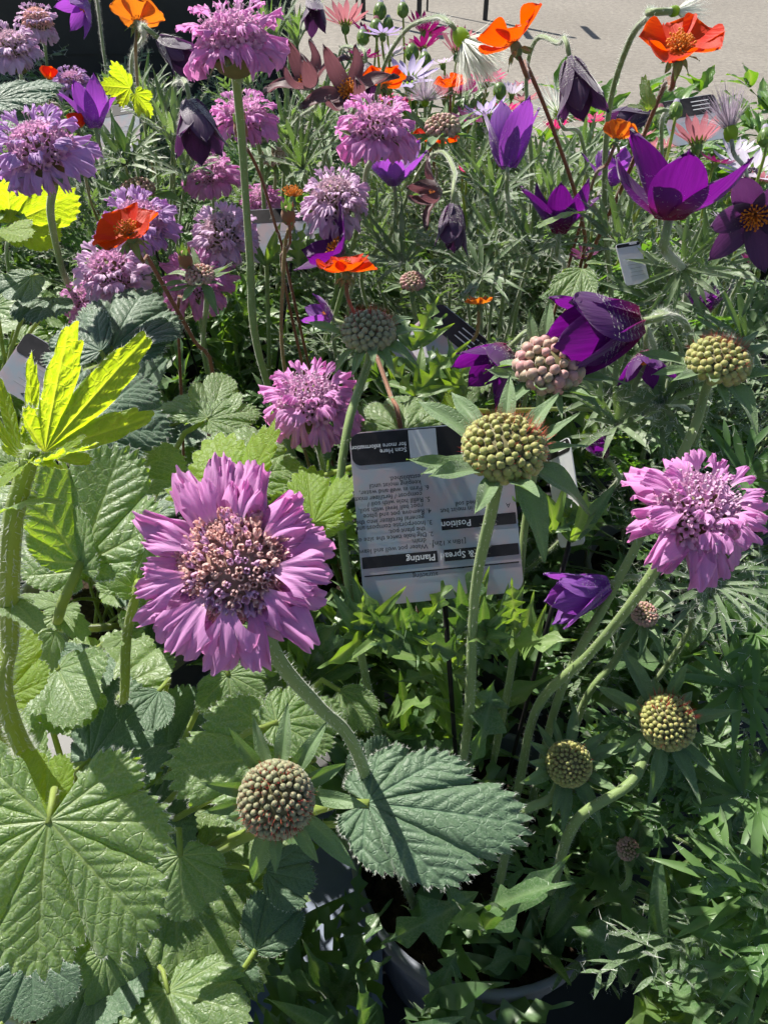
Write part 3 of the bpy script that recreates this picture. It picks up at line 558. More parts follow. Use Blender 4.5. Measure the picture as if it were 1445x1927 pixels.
def geum(label, px, py, d, axis, w, mids, base, open_=0.35, dull=False, stem='stem_red', miss=0, group=None, r=0.0011, hair=160, petals=5, spin=None, spent=False, angles=None):
    """five rounded orange petals round a brush of stamens, pointed sepals, wiry stem"""
    H = P(px, py, d); R = w * d / FOCAL / 2; ax = unit(axis); X, Y, Z = zframe(H, ax, U(0, 6) if spin is None else spin); pts = stem_points(H - Z * 0.3 * R, ax, mids, base, d)
    root = top('geum_flower', label, 'flower', pts[0], group); make_stem(root, pts, stem, r * 1.25, r, hair, 0.0013)
    for i in range(5 if not spent else 0):
        if i < miss: continue
        a = (i / 5 * 2 * math.pi if angles is None else angles[i]) + U(-.08, .08); q = X * math.cos(a) + Y * math.sin(a); e = open_ + U(-.18, .18)
        part('petal', (GPD if dull else GP)[i % 3], root, frame(H + q * 0.07 * R + Z * 0.01 * i * R, q * math.cos(e) + Z * math.sin(e), Z * math.cos(e) - q * math.sin(e), R * U(0.98, 1.1)))
    for i in range(7):
        a = i / 7 * 2 * math.pi + 0.5; q = X * math.cos(a) + Y * math.sin(a); part('sepal', SEP[i % 2], root, frame(H - Z * 0.12 * R, q - Z * U(0.25, 1.0), Z + q * 0.3, R * U(0.45, 0.75)))
    A = Acc(); V, F = ball(6, 10); A.add(H + (V * [0.17*R, 0.17*R, 0.24*R] - [0, 0, 0.14*R]) @ np.stack([X, Y, Z]), F, 0)
    for p, a, f in fib(60, 1.15):
        q = X * math.cos(a) + Y * math.sin(a); nn = unit(q * math.sin(p) + Z * math.cos(p)); o = H + nn * 0.08 * R; e = H + nn * R * U(0.28, 0.46) * (1.3 if spent else 1); tv, tf, _ = tube(np.array([o, e]), 0.012 * R, 4); A.add(tv, tf, 1); V, F = BALL_S; A.add(e + V * R * 0.034, F, 1)
    part('stamens', A.build('stamens', [M['bract'], M['stamen']]), root, Matrix.Identity(4), 'stuff')
    return root
def tepal_hair(root, H, Z, L, n, hmat='hair'):
    return
def involucre(root, c, Z, L, n=16, spread=0.8, mat=None, hair=420, name='involucre', w=0.09):
    """ruff of narrow silky segments round a pulsatilla stem"""
    X, Y, Z = zframe(c, Z, U(0, 6)); A = Acc()
    for i in range(n):
        a = i * 2 * math.pi / n + U(-.2, .2); q = X * math.cos(a) + Y * math.sin(a); e = spread + U(-.3, .3)
        V, F = strip(c, q * math.sin(e) + Z * math.cos(e), Z * math.sin(e) - q * math.cos(e), L * U(0.7, 1.1), L * w, U(0.0, 0.35), 8, 0.6, 0.4, 0.5); A.add(V, F, 0)
        if i % 2 == 0:
            q0 = V[10]; V, F = strip(q0, q * math.sin(e) + Z * math.cos(e) + 0.5 * np.cross(q, Z), Z, L * 0.45, L * w * 0.8, 0.2, 5, 0.6); A.add(V, F, 0)
    pts = np.vstack(A.V); V, F = hairs(pts, nr.normal(0, 1, pts.shape), hair, L * 0.11, 0.00022, 0.3, 3); A.add(V, F, 1)
    m = A.build(name, [mat or M['puls_leaf'], M['hair']]); m.attributes.new('vein', 'FLOAT', 'POINT'); return part(name, m, root, Matrix.Identity(4), 'stuff')
def pulsatilla(label, px, py, d, axis, L, mids, base, tone='purple', open_=0.35, n=6, ruff=None, stem='stem_puls', group=None, r=0.0015, hair=420, stam=True, ang=None, spin=None, furry=200, wide=1.0):
    """bell of six pointed petals on a silky stem; px,py is the base of the bell, axis the way it opens, L its length in pixels"""
    H = P(px, py, d); S = L * d / FOCAL; ax = unit(axis); X, Y, Z = zframe(H, ax, U(0, 6) if spin is None else spin); pts = stem_points(H, ax, mids, base, d)
    root = top('pulsatilla_flower', label, 'flower', pts[0], group); path = make_stem(root, pts, stem, r * 1.2, r * 0.95, hair, 0.0026)
    hp, hn = [], []
    for i in range(n):
        a = i * 2 * math.pi / n + U(-.1, .1); q = X * math.cos(a) + Y * math.sin(a); e = (open_ if ang is None else ang[i]) + (U(-.08, .08)); dd = q * math.sin(e) + Z * math.cos(e); nn = q * -math.cos(e) + Z * math.sin(e)
        pm = PP[tone][i % 3]; Mx = frame(H + q * 0.05 * S + Z * 0.02 * S * (i % 2), dd, nn, S * wide * U(0.95, 1.1), S * U(0.94, 1.06), S)
        part('petal', pm, root, Mx); co = np.empty(len(pm.vertices) * 3); pm.vertices.foreach_get('co', co); w = apply(Mx, co.reshape(-1, 3)); hp.append(w[:len(w) // 2]); hn.append(np.tile(-nn + dd * 0.9, (len(w) // 2, 1)))
    if furry:
        V, F = hairs(np.vstack(hp), np.vstack(hn), int(furry * 2), 0.0024, 0.00011, 0.25); part('petal_hair', mesh('petal_hair', V - np.array(root.location), F, M['hair'], smooth=False), root, Matrix.Translation(root.location), 'stuff')
    if stam:
        A = Acc()
        for p, a, f in fib(45, 0.9):
            q = X * math.cos(a) + Y * math.sin(a); p *= min(1, open_ * 1.6); nn = unit(q * math.sin(p) + Z * math.cos(p)); e = H + nn * S * (U(0.26, 0.36) if open_ > 0.4 else U(0.2, 0.26)); tv, tf, _ = tube(np.array([H + Z * 0.06 * S, e]), 0.008 * S, 4); A.add(tv, tf, 0); V, F = BALL_S; A.add(e + V * S * 0.022, F, 0)
        part('stamens', A.build('stamens', [M['stamen']]), root, Matrix.Identity(4), 'stuff')
    if ruff is not None:
        i = int(len(path) * ruff[0]); involucre(root, path[i], path[min(i+1, len(path)-1)] - path[i-1], ruff[1], spread=ruff[2] if len(ruff) > 2 else 0.7)
    return root
def plume(label, px, py, d, axis, L, mids, base, dark=False, n=300, spread=1.3, stem='stem_puls', group=None, cap=None, r=0.0013, hair=300):
    """spent pulsatilla: a tuft of long silky styles"""
    H = P(px, py, d); S = L * d / FOCAL; ax = unit(axis); X, Y, Z = zframe(H, ax); pts = stem_points(H, ax, mids, base, d)
    root = top('pulsatilla_seedhead', label, 'seed head', pts[0], group); make_stem(root, pts, stem, r * 1.2, r, hair, 0.0022); A = Acc()
    for p, a, f in fib(n, spread, 0.5):
        q = X * math.cos(a) + Y * math.sin(a); dd = unit(q * math.sin(p) + Z * math.cos(p) + nr.normal(0, 0.08, 3)); V, F = strip(H + dd * 0.08 * S, dd, q + 0.1, S * U(0.7, 1.08), 0.02 * S, U(-.25, .25), 5, 0.3, 0.1, 0.7); A.add(V, F, 0)
    part('styles', A.build('styles', [M['hair_dark' if dark else 'hair']]), root, Matrix.Identity(4), 'stuff')
    A = Acc(); V, F = ball(7, 10); A.add(H + (V * [0.16*S, 0.16*S, 0.2*S]) @ np.stack([X, Y, Z]), F, 0); m = A.build('receptacle', [M['lime'] if cap is None else M[cap]]); m.attributes.new('vein', 'FLOAT', 'POINT'); part('receptacle', m, root, Matrix.Identity(4))
    return root
def daisy(label, px, py, d, axis, w, tone, open_=0.1, n=16, base=None, group=None, bud=False):
    H = P(px, py, d); R = w * d / FOCAL / 2; ax = unit(axis); X, Y, Z = zframe(H, ax, U(0, 6)); b = base or (px + U(-12, 12), py + 90, 0.29)
    bp = H + np.array([U(-.015, .015), U(-.015, .015), -0.07 - U(0, .03)]); q = project(bp); pts = stem_points(H - Z * 0.12 * R, ax, [], (q[0], q[1], CZ - bp[2]), d)
    root = top('daisy_bud' if bud else 'daisy_flower', label, 'flower bud' if bud else 'flower', pts[0], group); make_stem(root, pts, 'stem_geum', 0.0015, 0.0012)
    if not bud:
        for i in range(n):
            a = i * 2 * math.pi / n + U(-.07, .07); q = X * math.cos(a) + Y * math.sin(a); e = open_ + U(-.1, .1)
            part('petal', OP[tone][i % 2], root, frame(H + q * 0.13 * R, q * math.cos(e) + Z * math.sin(e), Z * math.cos(e) - q * math.sin(e), R * 0.98))
        A = Acc()
        for p, a, f in fib(40, 1.5):
            q = X * math.cos(a) + Y * math.sin(a); V, F = BALL_S; A.add(H + q * 0.17 * R * math.sin(p) + Z * 0.10 * R * math.cos(p) + V * 0.03 * R, F, 0)
        part('disc', A.build('disc', [M['disc']]), root, Matrix.Identity(4), 'stuff')
    A = Acc(); V, F = ball(7, 10); rr = R * (0.75 if bud else 0.2); A.add(H + (V * [rr*0.9, rr*0.9, rr*1.1] - [0, 0, 0.0 if bud else 0.16*R]) @ np.stack([X, Y, Z]), F, 0)
    for i in range(12):
        a = i * 2 * math.pi / 12; q = X * math.cos(a) + Y * math.sin(a); V, F = strip(H + q * rr * 0.85 - Z * rr * 0.5, Z + q * (0.0 if bud else 0.5), q, rr * 1.5, rr * 0.5, 0.25 if bud else -0.2, 5, 0.5); A.add(V, F, 1 if (bud and i % 2) else 0)
    if bud:
        for i in range(10):
            a = i * 0.628; q = X * math.cos(a) + Y * math.sin(a); V, F = strip(H + q * rr * 0.35 + Z * rr * 0.5, Z, q, rr * 1.0, rr * 0.4, 0.1, 5, 0.6); A.add(V, F, 2)
    m = A.build('calyx', [M['scab_light'], M['lime'], M[tone]]); m.attributes.new('vein', 'FLOAT', 'POINT'); part('calyx', m, root, Matrix.Identity(4))
    return root
GUARD = []                                               # (x0, y0, x1, y1, depth): filler leaves keep from in front of these
def covered(p, pad=18):
    x, y, dep = project(p)
    return any(g[0]-pad < x < g[2]+pad and g[1]-pad < y < g[3]+pad and dep < g[4] + 0.012 for g in GUARD)
def put_leaf(root, key, A, B, wide=1.0, nz=(0, -0.2, 1), stalk=True, foot=None, sr=0.0013, smat='stem_geum', hair=True, midp=None):
    """blade from its base point A to its tip point B, hung on a stalk that rises from the pot"""
    A, B = np.asarray(A), np.asarray(B); L = np.linalg.norm(B - A); Mx = frame(A, B - A, nz, L * wide, L, L)
    o = part('leaf', RL[key][0], root, Mx)
    if hair:
        h = bpy.data.objects.new('leaf_edge_hair', HM[key]); COL.objects.link(h); h.parent = o; h['kind'] = 'stuff'
    if stalk:
        f = np.array(foot if foot is not None else (root.location[0] + U(-.02, .02), root.location[1] + U(-.02, .02), SOILZ - 0.003))
        mid = (A * 0.55 + f * 0.45) + np.array([0, 0, 0.015]) if midp is None else np.asarray(midp); back = A - unit(B - A) * 0.01
        make_stem(root, [f, mid, back, A + unit(B - A) * 0.02 * L], smat, sr * 1.5, sr, 70, 0.0014, 'leaf_stalk', 14)
    return o

# ------------------------------------------------------------------ pots in rows (the plants that grow in them come last)
ROWS = [(-0.167, 0.183, 'geum', 'grey pot with pale rim under the largest geum leaves', 'pot', 'pot_rim'), (0.06, 0.20, 'scab', 'dark pot under the scabious foliage in the foreground', 'pot', 'pot'), (0.265, 0.15, 'pulsg', 'taupe pot under the ferny leaves beside the foreground scabious', 'pot_taupe', 'pot_taupe'),
        (-0.215, 0.40, 'geum', 'grey pot beneath the geum behind the bright green shoot', 'pot', 'pot_rim'), (0.02, 0.42, 'scab', 'grey pot behind the printed plant tag', 'pot', 'pot'), (0.25, 0.43, 'pulsg', 'grey pot with pale rim below the whorl of silky pulsatilla leaves', 'pot', 'pot_rim'),
        (-0.40, 0.62, 'geum', 'pot under dark geum leaves at the end of the third row', 'black', 'black'), (-0.15, 0.63, 'scab', 'black pot under the tallest clump of scabious flowers', 'black', 'black'), (0.10, 0.64, 'puls', 'pot below the drooping dusky pulsatilla bell', 'pot', 'pot'), (0.34, 0.65, 'puls', 'pot below the wide open purple pulsatilla', 'pot', 'pot'),
        (-0.50, 0.86, 'scab', None, 'black', 'black'), (-0.27, 0.85, 'puls', None, 'black', 'black'), (-0.03, 0.86, 'puls', None, 'black', 'black'), (0.20, 0.87, 'puls', None, 'black', 'black'), (0.44, 0.88, 'daisy', None, 'black', 'black'),
        (-0.62, 1.12, 'shade', None, 'black', 'black'), (-0.38, 1.12, 'shade', None, 'black', 'black'), (-0.14, 1.10, 'puls', None, 'black', 'black'), (0.10, 1.08, 'daisy', None, 'black', 'black'), (0.34, 1.10, 'daisy', None, 'black', 'black'), (0.60, 1.08, 'daisy', None, 'black', 'black')]
if 'pot_taupe' not in PRM: PRM['pot_taupe'] = remat(PRM['pot'], M['pot_taupe'])
for x, y, kd, lb, bm, rm in ROWS: pot(x, y, lb or 'black pot hidden among the plants in the back rows', bm, rm, None if lb else 'black pots in the back rows')
up = np.array([0, 0, 1.0])
M['tray'] = pot_mat('sky_tinted_tray', (0.11, 0.14, 0.2), (0.16, 0.19, 0.26))
tray = top('stand_in_tray', 'added tray in sky-tinted blue grey between the pots in the foreground', 'tray', (-0.05, 0.19, BENCH))  # tray added for a sky-lit pot side; the sky's blue is in its colour
part('deck', boxmesh('deck', M['tray'], -0.10, -0.008, 0.02, 0.26, 0.372, 0.376), tray)
for x0, x1, y0, y1 in ((-0.10, -0.008, 0.013, 0.0195), (-0.10, -0.008, 0.2605, 0.267), (-0.107, -0.1005, 0.013, 0.267), (-0.0075, -0.001, 0.013, 0.267)): part('side', boxmesh('side', M['tray'], x0, x1, y0, y1, BENCH + 0.001, 0.386), tray)
for yy in (0.03, 0.10): part('ridge', boxmesh('ridge', M['tray'], -0.075, -0.035, yy, yy + 0.055, 0.3762, 0.383), tray)
def upd(x=0, y=0, z=1): return unit((x, y, z))
G = GUARD.append

# ------------------------------------------------------------------ scabious flowers
scabious('large magenta lilac scabious with beige centre, facing out above the biggest geum leaf', 437, 1060, 0.20, D(0.02, 0.20, 0.98), 385, [(600, 1330), (520, 1235)], (668, 1408, 0.25), near=True, tone='lilac', closed=0.85, dome=0.22, n1=12, droop=0.05, r=0.0022, hair=500, big=1.05, pins=False, core=0.47, rings=2)
scabious('bright pink lilac scabious on a long slanting stem beside the silky leaf whorl', 1318, 955, 0.27, unit((0.16, -0.22, 1)), 290, [(1110, 1230), (1200, 1120)], (1012, 1330, 0.31), near=True, dome=0.55, r=0.0021, hair=500, droop=0.35)
scabious('pink lilac scabious just behind the printed plant tag', 583, 748, 0.36, unit((0.03, -0.12, 1)), 215, [(600, 840)], (608, 880, 0.27), near=True, dome=0.5, droop=0.4)
scabious('tallest lilac scabious, on a straight stem above a small brown bud', 435, 62, 0.33, unit((-0.08, 0.0, 1)), 228, [(470, 480), (455, 260), (443, 130)], (487, 665, 0.235), near=True, dome=0.5, droop=0.4, r=0.0021)
scabious('lilac scabious under the small orange geum, above purple pulsatilla petals', 710, 232, 0.43, unit((0.08, -0.05, 1)), 178, [(678, 400), (690, 320)], (640, 560, 0.27), dome=0.5, droop=0.5, r=0.0018)
scabious('lilac scabious half hidden behind the tall stem of another scabious', 458, 214, 0.52, upd(0, -0.1), 145, [(490, 290)], (505, 600, 0.29), dome=0.5, droop=0.3)
scabious('large greyish lilac scabious growing beside small red geum cups', 72, 275, 0.38, upd(-0.1, -0.25), 205, [(115, 500), (95, 400)], (140, 575, 0.26), tone='lilac_blue', dome=0.6, droop=0.5, r=0.0021)
scabious('small pink lilac scabious below the drooping dark bell with a white edge', 395, 320, 0.60, upd(0.05, -0.2), 122, [], (402, 440, 0.30), dome=0.5, droop=0.4)
scabious('lilac scabious right behind the orange geum with one raised petal', 260, 410, 0.47, upd(0.1, -0.35), 165, [], (280, 520, 0.30), tone='lilac_blue', dome=0.4)
scabious('pale pink domed scabious beside three upright stems', 420, 438, 0.50, upd(-0.1, -0.35), 150, [], (430, 560, 0.30), tone='lilac_pale', inner='floret_pale', dome=0.75)
scabious('almost white domed scabious beside the spent geum head', 630, 372, 0.50, upd(0.05, -0.3), 150, [(633, 470)], (630, 560, 0.29), tone='lilac_pale', inner='floret_pale', dome=0.8, droop=0.6)
scabious('dull lilac round scabious in shade above the dark geum leaf', 210, 515, 0.46, upd(0.1, -0.45), 165, [], (240, 600, 0.30), tone='lilac_pale', inner='floret', dome=0.9, droop=0.7, pins=False)
scabious('frilly lilac scabious behind a small green bud head', 368, 522, 0.50, upd(0.0, -0.5), 150, [], (380, 620, 0.30), dome=0.3)
scabious('pale scabious dome beside the faded seeding scabious', 25, 88, 0.72, upd(0, -0.2), 115, [], (40, 220, 0.29), tone='lilac_pale', inner='floret_pale', dome=0.8)
scabious('faded pinkish scabious going to seed against the dark rack', 70, 38, 0.78, upd(0.1, -0.1), 88, [(85, 90)], (100, 190, 0.28), tone='lilac_pale', inner='floret_bud', dome=0.8, droop=0.9)
scabious('shaded grey lilac scabious behind a purple pulsatilla cup', 135, 150, 0.82, upd(0, -0.3), 80, [], (140, 220, 0.30), tone='lilac_blue', dome=0.5)
scabious('small magenta lilac scabious tucked under a rounder dull one', 150, 560, 0.53, upd(-0.2, -0.5), 90, [], (160, 610, 0.31), dome=0.4)
scabious('small pink scabious peeping between upright green stems', 490, 372, 0.68, upd(0, -0.2), 85, [], (492, 470, 0.31), dome=0.5)
G((265, 900, 635, 1240, 0.2)); G((1170, 845, 1445, 1085, 0.27)); G((475, 675, 690, 830, 0.36)); G((330, 0, 540, 150, 0.33)); G((625, 175, 795, 285, .43)); G((0, 200, 160, 340, .38)); G((180, 330, 340, 560, .45)); G((350, 380, 480, 580, .5)); G((570, 310, 710, 440, .5))

# ------------------------------------------------------------------ scabious bud heads
cam_up = lambda x, y, z: unit((x, y, z))
scabious_bud('large yellow green scabious bud with red bristles in front of the printed tag', 952, 828, 0.27, upd(0.02, -0.12), 155, [(893, 1120), (925, 960)], (882, 1345, 0.30), n=135, r=0.0023, hair=500, bristle=160, tuft=420, bract=1.45)
scabious_bud('grey green scabious bud with red tips rising beside the printed tag', 693, 612, 0.34, upd(0, -0.1), 98, [(640, 960), (655, 800)], (668, 1170, 0.27), bead='bead_grey', r=0.0019, hair=400, bristle=120, bract=1.3, tuft=300)
scabious_bud('pinkish scabious bud opening below a hanging purple pulsatilla', 1037, 675, 0.33, upd(0.05, -0.2), 120, [(985, 1010), (1010, 850)], (965, 1240, 0.30), bead='bead_pink', n=60, r=0.0019, bristle=30, bract=1.4, big=1.05)
scabious_bud('green scabious bud with dark red bristles above the pink lilac scabious', 1358, 668, 0.32, upd(0.05, -0.1), 112, [(1180, 1060), (1300, 820)], (1060, 1290, 0.30), r=0.002, bristle=150, bract=1.4, tuft=420)
scabious_bud('round yellowish scabious bud on a thick curved stem beside a dark leaf', 1262, 1357, 0.335, D(0.1, 0.45, 0.9), 102, [(1190, 1470)], (1085, 1545, 0.33), n=175, r=0.0024, bract=1.6, flat=0.8, bristle=80, tuft=120)
scabious_bud('small yellow scabious bud low among the scabious leaves', 1073, 1437, 0.34, D(0, 0.35, 0.95), 84, [(1040, 1500)], (970, 1540, 0.335), n=165, r=0.0022, bract=1.6, flat=0.8, bristle=60)
scabious_bud('grey scabious bud with a ruff of dark pointed bracts between two broad geum leaves', 517, 1510, 0.245, D(0, 0.12, 1), 142, [], (535, 1500, 0.36), bead='bead_grey', n=175, bract=1.45, flat=0.7, bristle=320, r=0.002)
scabious_bud('tiny scabious bud on a pale slanting stem next to a drooping violet bell', 1215, 1153, 0.37, D(0.1, 0.6, 0.8), 50, [(1160, 1240)], (1100, 1320, 0.325), bead='bead_pink', near=False, bract=2.0, r=0.0018, bristle=100)
for px, py, d, w, by, lb in ((832, 230, 0.55, 64, 330, 'dusky scabious bud between orange geums and the violet cup'), (257, 350, 0.58, 60, 430, 'small scabious bud above the lilac scabious behind the geum'), (487, 245, 0.62, 50, 420, 'small flat scabious bud below a half hidden lilac scabious'), (513, 288, 0.66, 46, 430, 'tiny pinkish scabious bud beside upright stems'),
                             (777, 524, 0.47, 46, 640, 'tiny scabious bud above the leaning tag'), (374, 512, 0.42, 52, 670, 'small green scabious bud in front of a frilly lilac scabious'), (8, 375, 0.5, 55, 480, 'red tipped scabious bud by the lime green leaf'), (90, 208, 0.6, 48, 300, 'small scabious bud under the pale scabious dome'), (1183, 1600, 0.36, 40, 1660, 'tiny shaded scabious bud deep in the foliage')):
    scabious_bud(lb, px, py, d, upd(U(-.1, .1), -0.15) if py < 1500 else D(0, 0.2, 1), w, [], (px + U(-6, 16), by, 0.30 if py < 1500 else 0.37), bead=rng.choice(('bead_grey', 'bead_pink')), near=False, r=0.0016, bract=1.6, n=70, bristle=120, hair=100)
G((815, 760, 1090, 900, .27)); G((600, 570, 800, 660, .34)); G((930, 630, 1120, 730, .33)); G((1240, 630, 1445, 715, .32)); G((1180, 1290, 1340, 1430, .335)); G((1020, 1370, 1130, 1490, .34)); G((400, 1370, 650, 1640, .245))

# ------------------------------------------------------------------ geum flowers
J = (1100, 505, 0.235)
geum('large five petalled orange red geum against the tarmac', 1278, 92, 0.33, D(-0.12, 0.50, 0.80), 152, [(1180, 330), (1250, 160)], J, 0.22, r=0.0013, hair=300, spin=0.5)
geum('orange red geum tilted sideways beside the silvery drooping seed head', 968, 82, 0.38, D(-0.45, 0.85, 0.30), 130, [(1093, 405), (1040, 240), (990, 120)], (1092, 500, 0.235), 0.42, r=0.0012, hair=250)
geum('orange geum with one tall raised petal over dull lilac scabious', 243, 440, 0.41, D(-0.2, 0.62, 0.75), 125, [(365, 640), (320, 560), (275, 480)], (400, 705, 0.25), 0.25, r=0.0012, hair=250, angles=[0.9, 2.6, 3.6, 4.9, 5.9])
geum('small flat orange geum above the red tipped bud by the tag', 650, 512, 0.43, D(-0.1, 0.9, 0.45), 105, [(735, 745), (700, 650)], (755, 815, 0.22), 0.25, r=0.0012)
geum('bronze orange geum seen from the side among tall stems', 258, 40, 0.48, D(0.05, 1, -0.05), 92, [(262, 190)], (275, 255, 0.22), 0.3, dull=True, stem='stem_tan')
geum('half open red geum cup beside a grey geum leaf', 92, 150, 0.55, D(0.1, 1, 0.2), 46, [(112, 200)], (128, 245, 0.24), 1.0, stem='stem_tan')
geum('little scarlet geum cup in front of a purple pulsatilla', 147, 242, 0.5, D(0, 1, 0.25), 54, [(160, 330)], (175, 390, 0.27), 0.9, stem='stem_tan')
geum('bright orange geum behind the lilac scabious near pale daisies', 723, 160, 0.56, D(0, 1, 0.15), 80, [], (730, 300, 0.26), 0.35)
geum('torn orange geum behind a dusky bud head', 818, 268, 0.64, D(0, 0.8, 0.6), 85, [], (820, 340, 0.28), 0.3)
geum('faded orange geum past its best under a nodding dark bell', 1160, 262, 0.44, D(0.35, 0.95, 0.1), 70, [(1120, 330)], (1093, 420, 0.21), 0.6, dull=True)
geum('tiny orange geum on a tan stem beside the leaning tag', 901, 573, 0.43, D(0, 1, 0.3), 52, [(890, 640)], (868, 715, 0.24), 0.35, dull=True, stem='stem_tan')
geum('orange geum half hidden among pale daisies', 848, 165, 0.66, D(0, 1, 0.3), 60, [], (850, 300, 0.29), 0.4)
geum('spent yellow brown geum head beside the almost white scabious', 550, 372, 0.43, D(0, 1, 0.1), 85, [(533, 520), (540, 440)], (535, 690, 0.245), spent=True, stem='stem_tan')
for lb, px, py, mids, base in (('small brown geum bud on a dark red stem beside a tall green stem', 454, 250, [(520, 430), (490, 330), (462, 275)], (532, 470, 0.20)), ('pointed brown geum bud below the spent geum head', 543, 412, [(540, 470)], (533, 520, 0.21)), ('small green geum bud in front of the frilly lilac scabious', 350, 495, [(345, 560)], (335, 590, 0.22))):
    H = P(px, py, 0.42); pts = stem_points(H, up, mids, base, 0.42); o = top('geum_bud', lb, 'flower bud', pts[0]); make_stem(o, pts, 'stem_red', 0.0012, 0.0009, 120)
    for i in range(6):
        q = np.array([math.cos(i*1.047), math.sin(i*1.047), 0]); part('sepal', remat(SEP[i % 2], M['stem_red']) if i == 0 else SEP[i % 2], o, frame(H + q * 0.0036 - up * 0.002, up - q * 0.25 + 0.12 * q, -q, 0.012, 0.013, 0.012))
    V, F = ball(7, 10); part('bud', mesh('bud', H + V * [0.0042, 0.0042, 0.0055] + [0, 0, 0.002], F, M['stem_red']), o)
G((1200, 20, 1360, 140, .33)); G((900, 10, 1030, 110, .38)); G((180, 375, 300, 480, .41)); G((600, 480, 700, 540, .43)); G((880, 540, 930, 590, .43))

# ------------------------------------------------------------------ pulsatillas
pulsatilla('wide open deep purple pulsatilla cup with spreading petals above silky leaves', 1258, 415, 0.34, D(0.05, 0.95, 0.32), 165, [(1292, 520)], (1285, 600, 0.255), open_=0.8, ruff=(0.80, 0.032, 1.25), r=0.0022, ang=[0.75, 0.95, 0.8, 0.45, 0.7, 1.0], spin=0.3, furry=160, wide=1.15)
pulsatilla('big purple pulsatilla bell hanging sideways on a bent woolly stem', 1205, 605, 0.33, D(-1, -0.22, 0.05), 180, [(1310, 700), (1290, 610), (1240, 590)], (1330, 760, 0.27), open_=0.24, r=0.0018, hair=700, furry=900, wide=1.2)
pulsatilla('drooping magenta purple pulsatilla beside the pinkish bud', 958, 655, 0.37, D(-0.75, -0.75, 0.1), 110, [(985, 690), (985, 650)], (985, 770, 0.27), open_=0.55, hair=400, furry=400)
pulsatilla('upright pale violet pulsatilla cup in front of magenta daisies', 955, 315, 0.47, D(0.03, 0.99, 0.1), 115, [(957, 400)], (955, 480, 0.25), tone='violet', open_=0.26, furry=250)
pulsatilla('violet pulsatilla cup half hidden below a lilac scabious', 742, 350, 0.53, D(-0.1, 0.9, 0.4), 90, [], (745, 480, 0.27), tone='violet', open_=0.7)
pulsatilla('dusky nodding pulsatilla bell hanging in front of the tarmac', 1072, 110, 0.43, D(0.22, -0.97, 0.0), 112, [(1000, 330), (990, 150), (1010, 72), (1050, 80)], (990, 470, 0.235), tone='dark', open_=0.24, hair=600, furry=700)
pulsatilla('dark nodding pulsatilla bud on a hooked stem beside silvery leaves', 852, 385, 0.46, D(-0.05, -1, 0.0), 88, [(735, 440), (790, 320), (830, 285), (855, 320)], (680, 530, 0.26), tone='dark', open_=0.16, hair=600, furry=400)
pulsatilla('dark purple pulsatilla bell with a white woolly edge beside a lilac scabious', 358, 190, 0.44, D(0.25, -0.97, 0.1), 108, [(250, 160), (290, 110), (340, 150)] if False else [(330, 260), (325, 170), (340, 150)], (330, 400, 0.25), tone='dark', open_=0.3, hair=500, furry=1100)
pulsatilla('dusky pulsatilla bud nodding behind the tallest scabious', 300, 72, 0.43, D(0.75, -0.6, 0), 75, [(250, 200), (248, 110), (270, 70)], (255, 300, 0.235), tone='dark', open_=0.22, hair=800, furry=500)
pulsatilla('purple pulsatilla cup behind a scarlet geum cup', 180, 240, 0.5, D(-0.15, 0.97, 0.2), 85, [], (195, 330, 0.27), tone='violet', open_=0.4)
pulsatilla('purple pulsatilla flower hanging high against the dark rack', 165, 2, 0.72, D(-0.5, -0.7, 0.2), 62, [(190, 60)], (205, 160, 0.24), tone='violet', open_=0.6)
pulsatilla('purple pulsatilla with a long petal reaching past upright stems', 645, 478, 0.50, D(-0.75, 0.35, 0.5), 95, [], (655, 600, 0.28), tone='purple', open_=0.8)
pulsatilla('purple pulsatilla cup behind crossing red geum stems', 1052, 440, 0.47, D(0.05, 0.95, 0.3), 105, [], (1060, 520, 0.26), open_=0.55)
pulsatilla('violet pulsatilla bell lying low under the slanting scabious stems', 1145, 1100, 0.345, D(-0.95, -0.28, 0.15), 120, [(1260, 1130), (1210, 1095)], (1300, 1180, 0.31), tone='violet', open_=0.24, hair=300, furry=300)
pulsatilla('dark pulsatilla bud bowing over a faded orange geum', 1222, 215, 0.5, D(-0.9, -0.25, 0), 82, [(1245, 320), (1245, 230)], (1240, 430, 0.25), tone='dark', open_=0.22, furry=300)
pulsatilla('single lilac pulsatilla petal low behind the orange geum', 625, 600, 0.47, D(-0.9, 0.4, 0.3), 62, [], (628, 640, 0.29), tone='violet', open_=0.5, n=3)
pulsatilla('withering pulsatilla with a pale violet petal and brown stamens', 1420, 400, 0.37, D(-0.3, -0.6, 0.6), 105, [(1420, 480), (1440, 400)], (1360, 600, 0.26), tone='dark', open_=0.9, ruff=(0.7, 0.03, 1.1))
pulsatilla('withered brown purple pulsatilla crumpled beside bright orange geum', 660, 180, 0.53, D(-0.2, 0.2, 0.9), 85, [(610, 300)], (620, 420, 0.27), tone='withered', open_=0.9)
pulsatilla('crumpled mauve pulsatilla between two lilac scabious', 585, 165, 0.55, D(-0.3, 0.5, 0.7), 80, [(545, 250)], (530, 400, 0.27), tone='withered', open_=0.8)
pulsatilla('withered black brown pulsatilla next to the hooked stem', 830, 365, 0.49, D(-0.8, -0.1, 0.4), 65, [], (850, 500, 0.27), tone='withered', open_=0.6)
pulsatilla('woolly nodding pulsatilla bud among osteospermum buds', 690, 120, 0.62, D(0.2, -0.95, 0), 60, [(640, 180), (640, 95), (672, 90)], (650, 300, 0.25), tone='dark', open_=0.25, furry=900, hair=600)
